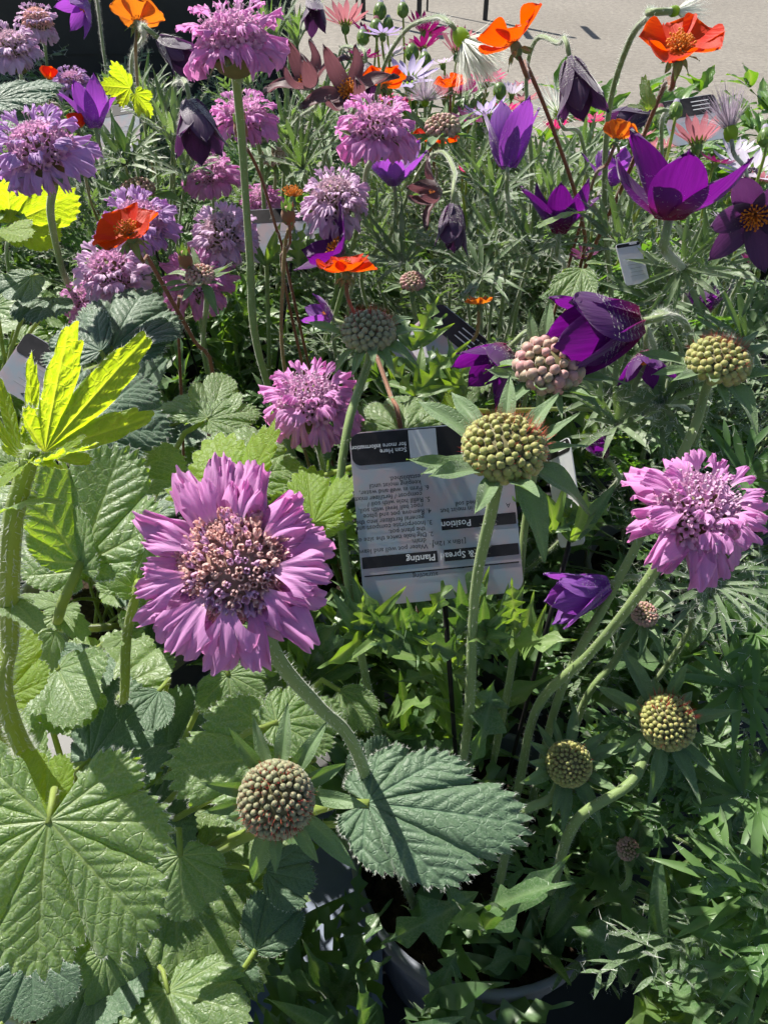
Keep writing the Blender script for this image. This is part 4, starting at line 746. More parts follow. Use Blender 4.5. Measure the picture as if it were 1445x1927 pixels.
pulsatilla('pale violet pulsatilla behind the faded orange geum', 1150, 350, 0.53, D(0.0, 0.9, 0.4), 80, [], (1150, 450, 0.26), tone='violet', open_=0.6)
pulsatilla('dark nodding pulsatilla at the edge of the rack', 588, -5, 0.62, D(0.1, -1, 0), 62, [(545, 90), (550, 10), (570, -15)], (545, 220, 0.23), tone='dark', open_=0.3, furry=500)
pulsatilla('dark shaded pulsatilla petals under the hanging purple bell', 1215, 660, 0.38, D(-0.1, -0.9, 0.2), 80, [], (1240, 720, 0.28), tone='purple', open_=0.6, n=5)
pulsatilla('deep purple pulsatilla low beside the second bud head', 1330, 590, 0.43, D(-0.2, 0.9, 0.3), 60, [], (1335, 660, 0.27), tone='purple', open_=0.6)
pulsatilla('small purple pulsatilla glimpsed in the shade under the leaves', 1140, 860, 0.42, D(-0.5, 0.6, 0.3), 55, [], (1150, 920, 0.29), tone='purple', open_=0.3)
plume('silvery drooping seed head on a tall hooked stem beside the tilted geum', 868, 70, 0.41, D(0.62, -0.75, 0), 100, [(690, 330), (715, 150), (760, 60), (815, 33)], (690, 440, 0.25), n=420, spread=0.8, hair=900, r=0.0014)
plume('spent pulsatilla with a yellow green cap hooked over the orange red geum', 1268, 20, 0.36, D(0.95, 0.05, 0), 62, [(1138, 400), (1145, 210), (1185, 75), (1225, 25)], (1150, 560, 0.25), n=160, spread=0.7, hair=900, r=0.0018)
plume('pale round pulsatilla seed head with spreading silky styles', 1050, 212, 0.5, D(-0.35, 0.35, 0.6), 66, [(1105, 330), (1090, 250)], (1105, 440, 0.25), n=170, spread=1.6)
plume('dark spiky pulsatilla seed head standing beside pink daisies', 1375, 250, 0.46, D(-0.2, 1, 0.1), 85, [(1405, 330)], (1410, 430, 0.24), dark=True, n=200, spread=0.7, stem='stem_grey')
plume('grey furry pulsatilla seed head between daisies and a bud', 800, 190, 0.6, D(0, 0.7, 0.4), 50, [], (815, 300, 0.26), dark=True, n=260, spread=1.4)
wh = top('pulsatilla_plant', 'whorl of narrow silky pulsatilla leaves beside the pink lilac scabious', 'plant', (0.25, 0.43, SOILZ))
c = P(1335, 1100, 0.33); involucre(wh, c, D(0.1, 0.55, 0.8), 0.036, 22, 1.35, M['puls_leaf'], 900, 'leaf_whorl', 0.075); involucre(wh, c, D(0.1, 0.55, 0.8), 0.026, 10, 0.9, M['puls_leaf'], 300, 'leaf_whorl', 0.075)
make_stem(wh, [np.array([0.25, 0.43, SOILZ]), c * 0.5 + np.array([0.25, 0.43, SOILZ + 0.05]) * 0.5, c], 'stem_puls', 0.002, 0.0016, 300)
for q in ((1130, 230, 1390, 420, .34), (1040, 545, 1210, 690, .33), (870, 640, 985, 750, .37), (915, 200, 1000, 325, .47), (1040, 95, 1130, 205, .43), (815, 360, 880, 470, .46), (345, 175, 410, 290, .44), (130, 150, 205, 245, .5), (1030, 1070, 1150, 1170, .345), (1240, 1040, 1445, 1180, .33), (860, 50, 960, 130, .41)): G(q)

# ------------------------------------------------------------------ daisies behind
DA = (('lilac blue daisy behind the bright orange geum', 768, 150, .72, (-0.1, .5, .7), 100, 'daisy_lilac', .35), ('white pink daisy turned up beside the withering pulsatilla', 1415, 325, .66, (0, .6, .6), 135, 'white', .3), ('dusky pink daisy seen from behind against the tarmac', 862, 100, .8, (0.2, .95, 0), 78, 'pink', .8), ('dusky pink daisy beside the dark spiky seed head', 1312, 268, .66, (0, .95, 0.1), 100, 'pink', .7),
      ('magenta daisy beside the silvery seed head', 915, 150, .78, (0, .6, .6), 66, 'magenta', .3), ('small magenta daisy behind the violet cup', 955, 205, .72, (0, .7, .5), 52, 'magenta', .35), ('crimson daisy below the dusky nodding bell', 1115, 228, .68, (-.1, .7, .5), 62, 'magenta', .3), ('burgundy daisy behind the violet cup and the bud head', 882, 225, .74, (0, .6, .6), 70, 'burgundy', .3),
      ('dark plum daisy among green buds', 800, 62, .95, (0.3, .8, .2), 76, 'burgundy', .5), ('pinkish daisy behind crossing hairy stems', 650, 45, .95, (0, .9, .2), 80, 'pink', .55), ('mauve daisy by the black table legs', 690, 62, .92, (.3, .7, .4), 66, 'burgundy', .3), ('white lilac daisy behind the violet pulsatilla cup', 915, 215, .66, (-.2, .7, .5), 80, 'daisy_lilac', .5),
      ('pale daisy behind the wide purple cup', 1235, 320, .62, (0, .8, .5), 80, 'white', .4), ('blush daisy behind the pale seed head', 1130, 290, .66, (0, .7, .5), 80, 'white', .4), ('coral pink daisy behind the wide purple cup', 1215, 285, .7, (.1, .8, .4), 70, 'pink', .5), ('brown pink daisy closing next to the furry seed head', 838, 185, .68, (0, 1, .1), 62, 'pink', .9),
      ('rosy daisy by the tag on the tarmac side', 1190, 262, .75, (0, .8, .4), 70, 'pink', .4), ('white daisy peeping behind the silky whorl of the purple cup', 1385, 290, .72, (0, .7, .5), 76, 'white', .5), ('soft pink daisy at the back beside the magenta daisy', 985, 190, .85, (0, .8, .4), 60, 'pink', .4), ('dusky daisy low behind the red stems', 1100, 480, .55, (-.2, .6, .6), 50, 'burgundy', .4), ('plum daisy beneath the withering pulsatilla', 1425, 500, .5, (0, .9, .3), 70, 'burgundy', .7))
for lb, px, py, d, a, w, t, o in DA: daisy(lb, px, py, d, D(*a), w * 1.15, t, o)
BUDS = (('by the black table legs', ((715, 20, .9, 34, 'white'), (758, 18, .9, 30, 'white'), (730, 45, .9, 28, 'white'), (708, 52, .84, 36, 'pink'), (683, 70, .84, 32, 'white'))), ('under the tall hooked silvery seed head', ((775, 98, .82, 36, 'pink'), (800, 112, .8, 32, 'white'))), ('between the orange red geum and the tag on the tarmac', ((1243, 220, .6, 40, 'pink'), (1271, 208, .6, 36, 'white'))),
        ('past the dark spiky seed head', ((1440, 258, .6, 40, 'white'), (1400, 280, .75, 30, 'white'))), ('behind the wide open purple cup', ((1268, 335, .56, 42, 'white'), (1170, 300, .7, 34, 'pink'))), ('beside the magenta daisy', ((940, 170, .75, 34, 'pink'),)))
for where, lst in BUDS:
    for px, py, d, w, t in lst: daisy('plump green daisy bud ' + where, px, py, d, D(U(-.1, .1), 1, .05), w * 1.1, t, group='green daisy buds ' + where, bud=True)
for i in range(26):
    px = U(640, 1445); py = (U(130, 330) if px < 1150 else U(270, 420)) if px > 860 else U(60, 200); d = U(.72, .92) if py < 300 else U(.6, .7); t = rng.choice(('white', 'pink', 'burgundy', 'magenta', 'daisy_lilac', 'pink', 'burgundy')); 
    daisy('small %s daisy in the crowd at the back' % {'daisy_lilac': 'pale lilac', 'white': 'white', 'pink': 'dusky pink', 'burgundy': 'dark burgundy', 'magenta': 'magenta'}[t], px, py, d, D(U(-.3, .3), .8, U(.1, .6)), U(55, 80), t, U(.2, .8), group='%s daisies in the crowd at the back' % t.replace('daisy_', 'pale '))

# ------------------------------------------------------------------ plant tags
def tag_mat(name, a, b, f):
    k = NT(name); z = k.ramp(k.noise(70, 4), 0.42, 0.62); return k.done(k.princ(k.mix(z, a, b), 0.35, 0.5), k.mix(z, a, b), f)
M['tag'] = tag_mat('printed_tag', (0.46, 0.52, 0.58), (0.60, 0.50, 0.53), 0.5); M['tag_white'] = tag_mat('white_tag', (0.66, 0.68, 0.7), (0.72, 0.72, 0.72), 0.35)
k = NT('tag_black'); M['tag_black'] = k.done(k.princ(k.mix(k.ramp(k.noise(60, 3), 0.45, 0.7), (0.010, 0.009, 0.010), (0.03, 0.027, 0.028)), 0.5, 0.25))
k = NT('soft_ink'); M['ink_soft'] = k.done(k.princ((0.3, 0.31, 0.32), 0.6)); k = NT('ink'); M['ink'] = k.done(k.princ((0.06, 0.065, 0.075), 0.6)); k = NT('pale_ink'); M['ink_pale'] = k.done(k.princ((0.62, 0.62, 0.62), 0.6))
def rrect(w, h, r, n=6):
    o = []
    for cx, cy, a0 in ((w/2-r, h/2-r, 0), (-w/2+r, h/2-r, 90), (-w/2+r, -h/2+r, 180), (w/2-r, -h/2+r, 270)):
        o += [(cx + r*math.cos(math.radians(a0 + 90*i/n)), cy + r*math.sin(math.radians(a0 + 90*i/n))) for i in range(n + 1)]
    return o
def plate(nm, w, h, r, z0, z1, mat, cx=0, cy=0):
    o = rrect(w, h, r); n = len(o); V = [(cx+x, cy+y, z0) for x, y in o] + [(cx+x, cy+y, z1) for x, y in o]
    return mesh(nm, V, [tuple(range(n))[::-1], tuple(range(n, 2*n))] + [(i, (i+1) % n, n+(i+1) % n, n+i) for i in range(n)], mat, smooth=False)
def text(root, Mx, s, x, y, size, mat, align='LEFT'):
    c = bpy.data.curves.new('lettering', 'FONT'); c.body = s; c.size = size; c.align_x = align; c.resolution_u = 2; c.space_line = 0.86; c.offset = size * 0.012; c.materials.append(M[mat])
    t = bpy.data.objects.new('lettering', c); m = bpy.data.meshes.new_from_object(t); bpy.data.objects.remove(t)
    return part('lettering', m, root, Mx @ Matrix.Translation((x, y, 0.00052)))
def plant_tag(label, px, py, d, w, h, ydir, nrm, mat='tag', header=0.19, full=False, stake=True, lines=True):
    """printed plastic tag: w x h in metres, ydir its upright direction"""
    c = P(px, py, d); Mx = frame(c, ydir, nrm); lo = c - np.array(unit(ydir)) * h * 0.5; root = top('plant_tag', label, 'plant tag', c)
    part('card', plate('card', w, h, min(0.006, w * 0.12), -0.0003, 0.0003, M[mat]), root, Mx); hh = h * header
    part('header_band', plate('header_band', w * 0.985, hh, min(0.004, w * 0.08), 0.00032, 0.00045, M['tag_black'], 0, -h/2 + hh/2 + 0.0005), root, Mx)
    if full:
        part('code_panel', plate('code_panel', 0.0125, 0.0125, 0.0003, 0.00047, 0.0005, M['tag_white'], 0.0035, -h/2 + 0.0072), root, Mx)
        text(root, Mx, 'Scan Here\nfor more information', 0.011, -h/2 + 0.0085, 0.0029, 'ink_pale')
        for bx, by, bw, t in ((0.0185, h/2 - 0.0195, 0.034, 'Planting'), (-0.0185, h/2 - 0.0195, 0.034, '& Spread'), (-0.0185, h/2 - 0.0335, 0.034, 'Position')):
            part('title_bar', plate('title_bar', bw, 0.0052, 0.0001, 0.00032, 0.00045, M['tag_black'], bx, by), root, Mx); text(root, Mx, t, bx - bw/2 + (0.001 if t == 'Planting' else 0.0205), by - 0.0012, 0.0042, 'ink_pale')
        part('rule', plate('rule', 0.07, 0.0006, 0.0001, 0.00032, 0.00045, M['tag_black'], 0, h/2 - 0.0135), root, Mx)
        text(root, Mx, '1. Water pot well and leave to\n    drain.\n2. Dig hole twice the size of\n    the plant pot.\n3. Incorporate compost and\n    general fertilizer into the soil.\n4. Remove pot and place\n    root ball level with soil.\n5. Refill hole with soil /\n    compost / fertilizer mixture.\n6. Firm in well and water,\n    keeping moist until\n    established.', 0.0025, h/2 - 0.0255, 0.00305, 'ink')
        text(root, Mx, '[18in x 12in]', -0.012, h/2 - 0.0262, 0.003, 'ink'); text(root, Mx, 'A           spot in moist but\n      well-drained soil', -0.0335, h/2 - 0.0405, 0.003, 'ink')
        text(root, Mx, 'attracting', 0.002, h/2 - 0.0125, 0.003, 'ink')
    else:
        for i in range(5 if lines else 0): part('print_line', plate('print_line', w * (0.62 - 0.07 * (i % 3)), h * 0.010, 0.00015, 0.00032, 0.0004, M['ink_soft'], -w * 0.08, h * (0.3 - 0.09 * i)), root, Mx)
        for i in range(3): part('print_line', plate('print_line', w * 0.32, h * 0.016, 0.0002, 0.00047, 0.0005, M['ink_pale'], -w * 0.2, -h/2 + hh * (0.28 + 0.22 * i)), root, Mx)
    if stake:
        s = +1; e = c + np.array(unit(ydir)) * h * 0.5 * s; q = nearest_pot(e); f = np.array([q[0] + (e[0]-q[0]) * 0.3, q[1] + (e[1]-q[1]) * 0.3, SOILZ - 0.01]); make_stem(root, [e - unit(ydir) * 0.004, f], 'tag_black', 0.0013, 0.0010, 0, name='stake', n=4)
    return root
R4 = math.radians(-5)
plant_tag('large printed plant tag standing upside down behind the big yellow green bud', 822, 965, 0.335, 0.0725, 0.078, D(0.09, -0.99, 0.0), D(0.05, 0.10, 0.99), full=True, header=0.185)
plant_tag('leaning plant tag with a dark band and sun spots behind the red tipped bud', 826, 650, 0.44, 0.042, 0.044, D(-0.72, -0.66, 0.15), D(-0.1, 0.35, 0.9), 'tag', 0.34, lines=False)  # grey blotched card colour stands in for dappled shade on this tag
plant_tag('white plant tag seen nearly edge on behind the yellow green bud', 1062, 930, 0.37, 0.03, 0.052, D(0.12, -0.98, 0.1), D(-0.985, 0.0, 0.17), 'tag_white', 0.12, lines=False)
plant_tag('tilted plant tag with black band half hidden by dark geum leaves', 68, 700, 0.43, 0.036, 0.036, D(-0.5, -0.85, 0.1), D(0.1, 0.3, 0.95), 'tag', 0.36)
plant_tag('grey plant tag with small print behind the purple cup and hairy stem', 226, 245, 0.62, 0.034, 0.05, D(0.1, -0.97, 0.2), D(-0.1, 0.2, 0.95), 'tag', 0.2)
plant_tag('plant tag with grey print at the edge of the tarmac', 1305, 225, 0.72, 0.055, 0.05, D(0.18, -0.95, 0.2), D(0.0, 0.2, 0.95), 'tag', 0.4)
plant_tag('plain white plant tag in front of the wide purple cup stem', 1190, 495, 0.42, 0.016, 0.024, D(0.25, -0.95, 0.0), D(0.2, 0.3, 0.9), 'tag_white', 0.08, stake=False)
plant_tag('pale grey plant tag between upright stems and the purple petal', 545, 440, 0.57, 0.065, 0.045, D(0.15, -0.95, 0.2), D(0.1, 0.35, 0.9), 'tag', 0.25)
for q in ((668, 810, 975, 1090, .335), (800, 570, 860, 700, .415), (1035, 850, 1090, 990, .355), (15, 630, 100, 700, .4), (1280, 190, 1340, 250, .72)): G(q)

# ------------------------------------------------------------------ geum plants: the leaves one can pick out
def pl(name, label, i, cat='plant', group=None): return top(name, label, cat, (ROWS[i][0], ROWS[i][1], SOILZ), group)
g0 = pl('geum_plant', 'geum with the biggest rough leaves and a thick pale stalk beside the magenta scabious', 0)
g1 = pl('geum_plant', 'geum with crinkled leaves glowing in the sun behind the large magenta scabious', 3)
g2 = pl('geum_plant', 'geum with dark blue green leaves below the dull lilac scabious', 6)
put_leaf(g0, 'big', PZ(92, 1545, 0.215), PZ(50, 1868, 0.232), 1.05, (0.1, -0.2, 1), sr=0.0011)
put_leaf(g0, 'blue', P(690, 1512, 0.285), P(945, 1535, 0.265), 0.78, D(0.0, 0.5, 0.85), sr=0.0018)
put_leaf(g0, 'hero', P(560, 1425, 0.315), P(345, 1430, 0.30), 1.0, D(0, 0.55, 0.8)); put_leaf(g0, 'hero', P(520, 1360, 0.31), P(640, 1330, 0.32), 1.0, D(0.1, 0.6, 0.8)); put_leaf(g0, 'c', P(700, 1500, 0.30), P(715, 1385, 0.30), 0.75, D(0.1, 0.2, 1))
put_leaf(g0, 'a', P(340, 1610, 0.32), P(340, 1745, 0.31), 1.2, D(0, 0.4, 0.9)); put_leaf(g0, 'sideblue', P(480, 1790, 0.345), P(540, 1680, 0.35), 1.1, D(0, 0.3, 1)); put_leaf(g0, 'sideblue', P(400, 1780, 0.35), P(440, 1925, 0.33), 1.1, D(0, 0.4, 0.9)); put_leaf(g0, 'c', P(60, 1800, 0.30), P(60, 1925, 0.29), 1.3, D(0, 0.4, 0.9)); put_leaf(g0, 'sideblue', P(500, 1640, 0.35), P(590, 1660, 0.34), 1.2, D(0, 0.4, 0.9))
put_leaf(g0, 'a', P(150, 1300, .37), P(90, 1370, .35), 1.2, D(0, .5, .8)); put_leaf(g0, 'c', P(170, 1230, .39), P(110, 1290, .37), 1.3, D(0, .5, .8)); put_leaf(g0, 'b', P(110, 1260, .36), P(150, 1340, .34), 1.1, D(.1, .4, .9)); put_leaf(g0, 'a', P(60, 1290, .36), P(30, 1370, .34), 1.2, D(0, .5, .8)); put_leaf(g0, 'sideblue', P(300, 1300, .37), P(250, 1370, .35), 1.2, D(0, .5, .8)); put_leaf(g0, 'limeside', P(85, 1545, 0.24), P(10, 1440, 0.25), 1.1, D(0.2, 0.3, 0.9)); put_leaf(g0, 'd', P(200, 1790, 0.33), P(230, 1900, 0.32), 1.1, D(0, .4, .9)); put_leaf(g0, 'a', P(430, 1270, 0.34), P(440, 1360, 0.33), 1.3, D(0, .4, .9)); put_leaf(g0, 'side', P(640, 1300, 0.36), P(700, 1370, 0.35), 1.0, D(0, .4, .9))
# the thick stalk with the bright young leaf
sp = [np.array([g0.location[0], g0.location[1], SOILZ]), P(35, 1390, 0.255), P(18, 1190, 0.235), P(22, 1000, 0.215), P(45, 900, 0.208), P(62, 845, 0.205)]
make_stem(g0, sp, 'stem_geum', 0.0042, 0.0026, 2200, 0.0022, 'flower_stalk', 60)
put_leaf(g0, 'shoot', P(85, 850, 0.205), P(270, 635, 0.222), 0.95, D(0.1, -0.55, 0.85), stalk=False); put_leaf(g0, 'shoot', P(70, 850, 0.21), P(115, 650, 0.225), 0.62, D(0.5, -0.35, 0.8), stalk=False)
put_leaf(g0, 'shoot', P(70, 868, 0.2), P(190, 850, 0.195), 0.5, D(0, 0.9, 0.35), stalk=False); put_leaf(g0, 'shoot', P(40, 860, 0.205), P(-5, 720, 0.21), 0.7, D(0.6, -0.3, 0.7), stalk=False); put_leaf(g0, 'shoot', P(55, 860, 0.205), P(130, 900, 0.195), 0.5, D(0.2, .7, .6), stalk=False); put_leaf(g0, 'limeside', P(50, 870, .207), P(5, 905, .197), 0.7, D(-.3, .6, .7), stalk=False); put_leaf(g0, 'small', P(20, 1130, 0.23), P(65, 1160, 0.22), 0.8, D(0, 0.8, 0.5), stalk=False); put_leaf(g0, 'small', P(10, 960, 0.21), P(95, 915, 0.2), 0.6, D(0, 0.9, 0.3), stalk=False); put_leaf(g0, 'limeside', P(0, 1320, 0.28), P(30, 1190, 0.29), 1.0, D(.2, .1, .9))
put_leaf(g1, 'valley', P(152, 1062, 0.30), P(225, 845, 0.315), 0.95, D(0.15, -0.1, 0.95), sr=0.002, midp=P(110, 1180, 0.33)); put_leaf(g1, 'b', P(150, 1075, 0.30), P(65, 950, 0.31), 0.8, D(-0.2, 0.1, 0.95), stalk=False)
put_leaf(g1, 'blue', P(150, 815, 0.33), P(270, 690, 0.36), 0.95, D(0.35, 0.3, 0.9)); put_leaf(g1, 'fan', P(440, 940, 0.32), P(385, 810, 0.335), 1.25, D(0.15, -0.35, 0.9)); put_leaf(g1, 'hero', P(450, 900, 0.35), P(500, 800, 0.37), 1.2, D(0.2, 0.35, 0.9)); put_leaf(g1, 'fan', P(590, 985, 0.33), P(575, 865, 0.345), 1.0, D(0.1, -0.3, 1)); put_leaf(g1, 'b', P(590, 990, 0.34), P(655, 970, 0.34), 1.0, D(0, .6, .8), stalk=False)
put_leaf(g1, 'hero', P(390, 790, 0.38), P(475, 760, 0.385), 0.95, D(0.1, 0.6, 0.8)); put_leaf(g1, 'side', P(390, 785, 0.38), P(290, 745, 0.39), 0.7, D(-0.1, 0.7, 0.7), stalk=False); put_leaf(g1, 'b', P(400, 780, 0.385), P(420, 705, 0.40), 0.8, D(0.2, .4, .9), stalk=False)
put_leaf(g1, 'a', P(760, 815, 0.37), P(760, 725, 0.385), 1.2, D(0, 0.3, 0.95)); put_leaf(g1, 'limeside', P(425, 930, 0.325), P(455, 860, 0.33), 0.8, D(-.2, .1, .9), stalk=False); put_leaf(g1, 'a', P(250, 1100, 0.33), P(235, 1010, 0.34), 1.1, D(0, .2, 1)); put_leaf(g1, 'b', P(215, 900, 0.35), P(330, 850, 0.37), 1.0, D(.2, .5, .8))
st = [np.array([g1.location[0], g1.location[1] - 0.04, SOILZ]), P(230, 1320, 0.36), P(238, 1200, 0.335), P(262, 1095, 0.315)]; make_stem(g1, st, 'stem_geum', 0.0026, 0.0021, 500, 0.002, 'flower_stalk')
for i, (a, b) in enumerate(((P(235, 1200, .335), P(195, 1210, .33)), (P(238, 1190, .335), P(270, 1130, .33)), (P(255, 1110, .32), P(195, 1075, .31)), (P(118, 1140, .32), P(60, 1120, .32)), (P(115, 1150, .32), P(150, 1185, .31)), (P(105, 1190, .32), P(80, 1260, .32)))): put_leaf(g1, 'small', a, b, 1.0, D(0, .5, .8), stalk=False)
put_leaf(g2, 'blue', P(212, 655, 0.42), P(262, 528, 0.44), 1.0, D(0.1, 0.25, 0.95)); put_leaf(g2, 'sideblue', P(190, 660, 0.41), P(95, 610, 0.42), 1.3, D(-0.1, 0.45, 0.9)); put_leaf(g2, 'sideblue', P(260, 640, 0.42), P(340, 600, 0.43), 0.9, D(.1, .6, .8), stalk=False)
put_leaf(g2, 'blue', P(-10, 190, 0.40), P(85, 130, 0.41), 0.9, D(0, 0.6, 0.8)); put_leaf(g2, 'sideblue', P(-5, 215, 0.4), P(35, 225, 0.39), 1.3, D(0, .7, .7), stalk=False); put_leaf(g2, 'limeside', P(20, 420, 0.5), P(130, 370, 0.5), 0.9, D(0.2, -0.5, 0.8)); put_leaf(g2, 'limeside', P(-10, 440, 0.47), P(45, 440, 0.46), 1.2, D(0, 0.8, 0.6)); put_leaf(g2, 'fan', P(245, 165, 0.5), P(192, 160, 0.49), 1.2, D(0, -.4, .9), stalk=False); put_leaf(g2, 'fan', P(255, 175, .49), P(290, 215, .5), 1.1, D(.3, .2, .9), stalk=False)
put_leaf(g2, 'c', P(60, 520, .48), P(10, 560, .47), 1.2, D(0, .6, .8)); put_leaf(g2, 'sideblue', P(100, 560, .5), P(60, 590, .47), 1.2, D(0, .6, .8))
mid = pl('geum_plant', 'slender geum whose red stems cross in front of the purple pulsatillas', 9)
put_leaf(mid, 'side', P(1095, 505, 0.36), P(1065, 570, 0.35), 1.0, D(-.2, .5, .8), stalk=False); put_leaf(mid, 'small', P(1095, 400, .39), P(1020, 400, .38), 0.6, D(0, .9, .4), stalk=False); put_leaf(mid, 'small', P(1105, 495, .36), P(1155, 488, .36), 0.5, D(0, .8, .5), stalk=False); put_leaf(mid, 'small', P(1222, 205, .335), P(1208, 150, .33), 0.7, D(-.6, .2, .7), stalk=False); put_leaf(mid, 'small', P(1215, 205, .335), P(1190, 190, .33), .7, D(0, .5, .8), stalk=False); put_leaf(mid, 'small', P(900, 700, .4), P(860, 760, .39), 1.0, D(0, .4, .9)); put_leaf(mid, 'fan', P(855, 770, .36), P(820, 765, .36), 1.3, D(0, .3, .9))
for q in ((0, 1340, 345, 1880, .24), (610, 1390, 950, 1610, .27), (60, 840, 300, 1080, .30), (0, 630, 300, 900, .21), (75, 520, 340, 650, .42), (280, 800, 480, 940, .32), (330, 1290, 600, 1560, .30)): G(q)

# ------------------------------------------------------------------ filler foliage, pot by pot
def scab_foliage(root, x, y, n, R, h0, h1, light=0.3, size=(0.03, 0.055), most=290, extra=0):
    """leafy shoots: the first 'most' leaves are single parts, the rest one mass below them"""
    cnt = 0; A = Acc(); tries = 0
    while cnt < most + extra and tries < 1200:
        tries += 1; low = cnt >= most
        a = U(0, 6.283); r = R * math.sqrt(rng.random()); hh = h0 + (h1 - h0) * (rng.random() ** 0.55) - (r / R) ** 2 * 0.03
        if low: hh = U(0.0, h1 * 0.6)
        s = np.array([x + r * math.cos(a), y + r * math.sin(a), SOILZ + max(hh, 0.0)]); out = unit((math.cos(a) * r / R, math.sin(a) * r / R, 0.9 + U(0, 0.6))); ls = NLL if rng.random() < light else NL
        if covered(s + out * 0.02): continue
        for j in range(rng.randint(6, 9)):
            b = U(0, 6.283); e = U(0.25, 1.35); q = np.array([math.cos(b) * math.sin(e), math.sin(b) * math.sin(e), math.cos(e)]) + out * 0.35; L = U(*size)
            p0 = s - np.array([0, 0, U(0, 0.03)])
            if covered(p0 + q * L * 0.7): continue
            m = rng.choice(ls); Mx = frame(p0, q, np.array([0, 0, 1.0]) - 0.4 * np.array([q[0], q[1], 0]) + nr.normal(0, .25, 3), L); cnt += 1
            if not low: part('leaf', m, root, Mx)
            else:
                co = np.empty(len(m.vertices) * 3); m.vertices.foreach_get('co', co); A.add(apply(Mx, co.reshape(-1, 3)), [tuple(p.vertices) for p in m.polygons])
    if A.V:
        m = A.build('lower_leaves', [M['scab_leaf']]); m.attributes.new('vein', 'FLOAT', 'POINT'); part('lower_leaves', m, root, Matrix.Identity(4), 'stuff')
def stalk_foliage(root, x, y, n, meshes, R, h, size, hair=60, lean=0.8, smat='stem_puls', sr=0.0009, stalks=True):
    A = Acc()
    for i in range(n):
        a = U(0, 6.283); e = U(0.1, 1.0) ** 0.8 * lean; q = np.array([math.cos(a) * math.sin(e), math.sin(a) * math.sin(e), math.cos(e)]); L = U(*size); st = U(*h)
        f = np.array([x + U(-.025, .025), y + U(-.025, .025), SOILZ - 0.003]); b = f + q * st + np.array([math.cos(a), math.sin(a), 0]) * R * rng.random() * 0.4
        if covered(b + q * L * 0.5): continue
        q2 = unit(q + np.array([math.cos(a), math.sin(a), -0.1]) * 0.45)
        part('leaf', rng.choice(meshes), root, frame(b, q2, np.array([0, 0, 1.0]) + nr.normal(0, .3, 3), L))
        if stalks: V, F, _ = tube(spline([f, f * .5 + b * .5 + np.array([0, 0, .01]), b + q2 * L * 0.02], 7), sr, 5); A.add(V, F)
    if A.V: part('leaf_stalks', A.build('leaf_stalks', [M[smat]]), root, Matrix.Identity(4), 'stuff')
def geum_filler(root, x, y, n, size, h):
    for i in range(n):
        a = U(0, 6.283); e = U(0.15, 1.05); q = np.array([math.cos(a) * math.sin(e), math.sin(a) * math.sin(e), math.cos(e)]); A_ = np.array([x, y, SOILZ]) + q * U(*h); L = U(*size); B_ = A_ + unit((q[0] * 1.2 + U(-.2, .2), q[1] * 1.2 + U(-.2, .2), U(-.2, .35))) * L
        if covered(A_ * .5 + B_ * .5, 40) or covered(B_, 25): continue
        put_leaf(root, rng.choice(('a', 'b', 'c', 'd', 'side', 'a')), A_, B_, 1.15, (U(-.2, .2), U(-.3, .1), 1), hair=False, sr=0.001)
LBL = {1: 'dense cut leaved scabious foliage spilling over the pot in the foreground', 4: 'scabious foliage in front of and around the printed tag', 7: 'scabious foliage round the feet of the tall upright stems', 10: 'scabious foliage beside the dark rack', 2: 'ferny pulsatilla foliage over the taupe pot', 5: 'ferny green pulsatilla foliage round the silky whorl', 8: 'silvery pulsatilla foliage under the hooked dark bud', 9: 'silvery pulsatilla foliage under the wide purple cup',
       11: 'silvery pulsatilla foliage behind the small pink lilac scabious', 12: 'silky pulsatilla foliage below the withered flowers', 13: 'pulsatilla foliage behind the violet cup', 14: 'leafy daisy plant beside the white pink daisy', 15: 'dark shaded pulsatilla foliage at the far end of the rack', 16: 'dark shaded pulsatilla foliage before the rack', 17: 'shaded pulsatilla foliage at the edge of the rack', 18: 'leafy daisy plant under the lilac blue daisy', 19: 'leafy daisy plant behind the pale seed head', 20: 'leafy daisy plant by the open tarmac'}
for i, (x, y, kd, lb, bm, rm) in enumerate(ROWS):
    if kd == 'geum':
        r_ = {0: g0, 3: g1, 6: g2}[i]; geum_filler(r_, x, y, 34, (0.028, 0.05), (0.05, 0.15) if i == 0 else (0.06, 0.2)); continue
    nm = {'scab': 'scabious_plant', 'daisy': 'daisy_plant'}.get(kd, 'pulsatilla_plant'); r_ = pl(nm, LBL[i], i)
    if kd == 'scab': scab_foliage(r_, x, y, 60, (0.165 if i == 1 else 0.15) if i < 5 else 0.12, 0.03, 0.145 if i == 1 else 0.165, 0.38 if i < 8 else 0.25, (0.032, 0.058) if i < 5 else (0.03, 0.055), 295, (480 if i == 1 else 330) if i < 8 else 60)
    elif kd == 'pulsg': stalk_foliage(r_, x, y, 88, FG + FL[:1], 0.14, (0.05, 0.16), (0.05, 0.085), lean=1.15); 
    elif kd in ('puls', 'shade'): stalk_foliage(r_, x, y, 120, FL + (FG if kd == 'shade' else FG[:1]), 0.12, (0.06, 0.21), (0.06, 0.1), lean=0.95)
    else:
        scab = OL; cnt = 0
        for j in range(72):
            a = U(0, 6.283); r = 0.14 * math.sqrt(rng.random()); s = np.array([x + r*math.cos(a), y + r*math.sin(a), SOILZ + U(0.05, 0.215)])
            for m in range(4):
                b = U(0, 6.283); q = np.array([math.cos(b) * .8, math.sin(b) * .8, U(.1, 1)]); p0 = s
                if covered(p0 + q * .02): continue
                part('leaf', rng.choice(OL), r_, frame(p0, q, up + nr.normal(0, .2, 3), U(0.035, 0.06)))

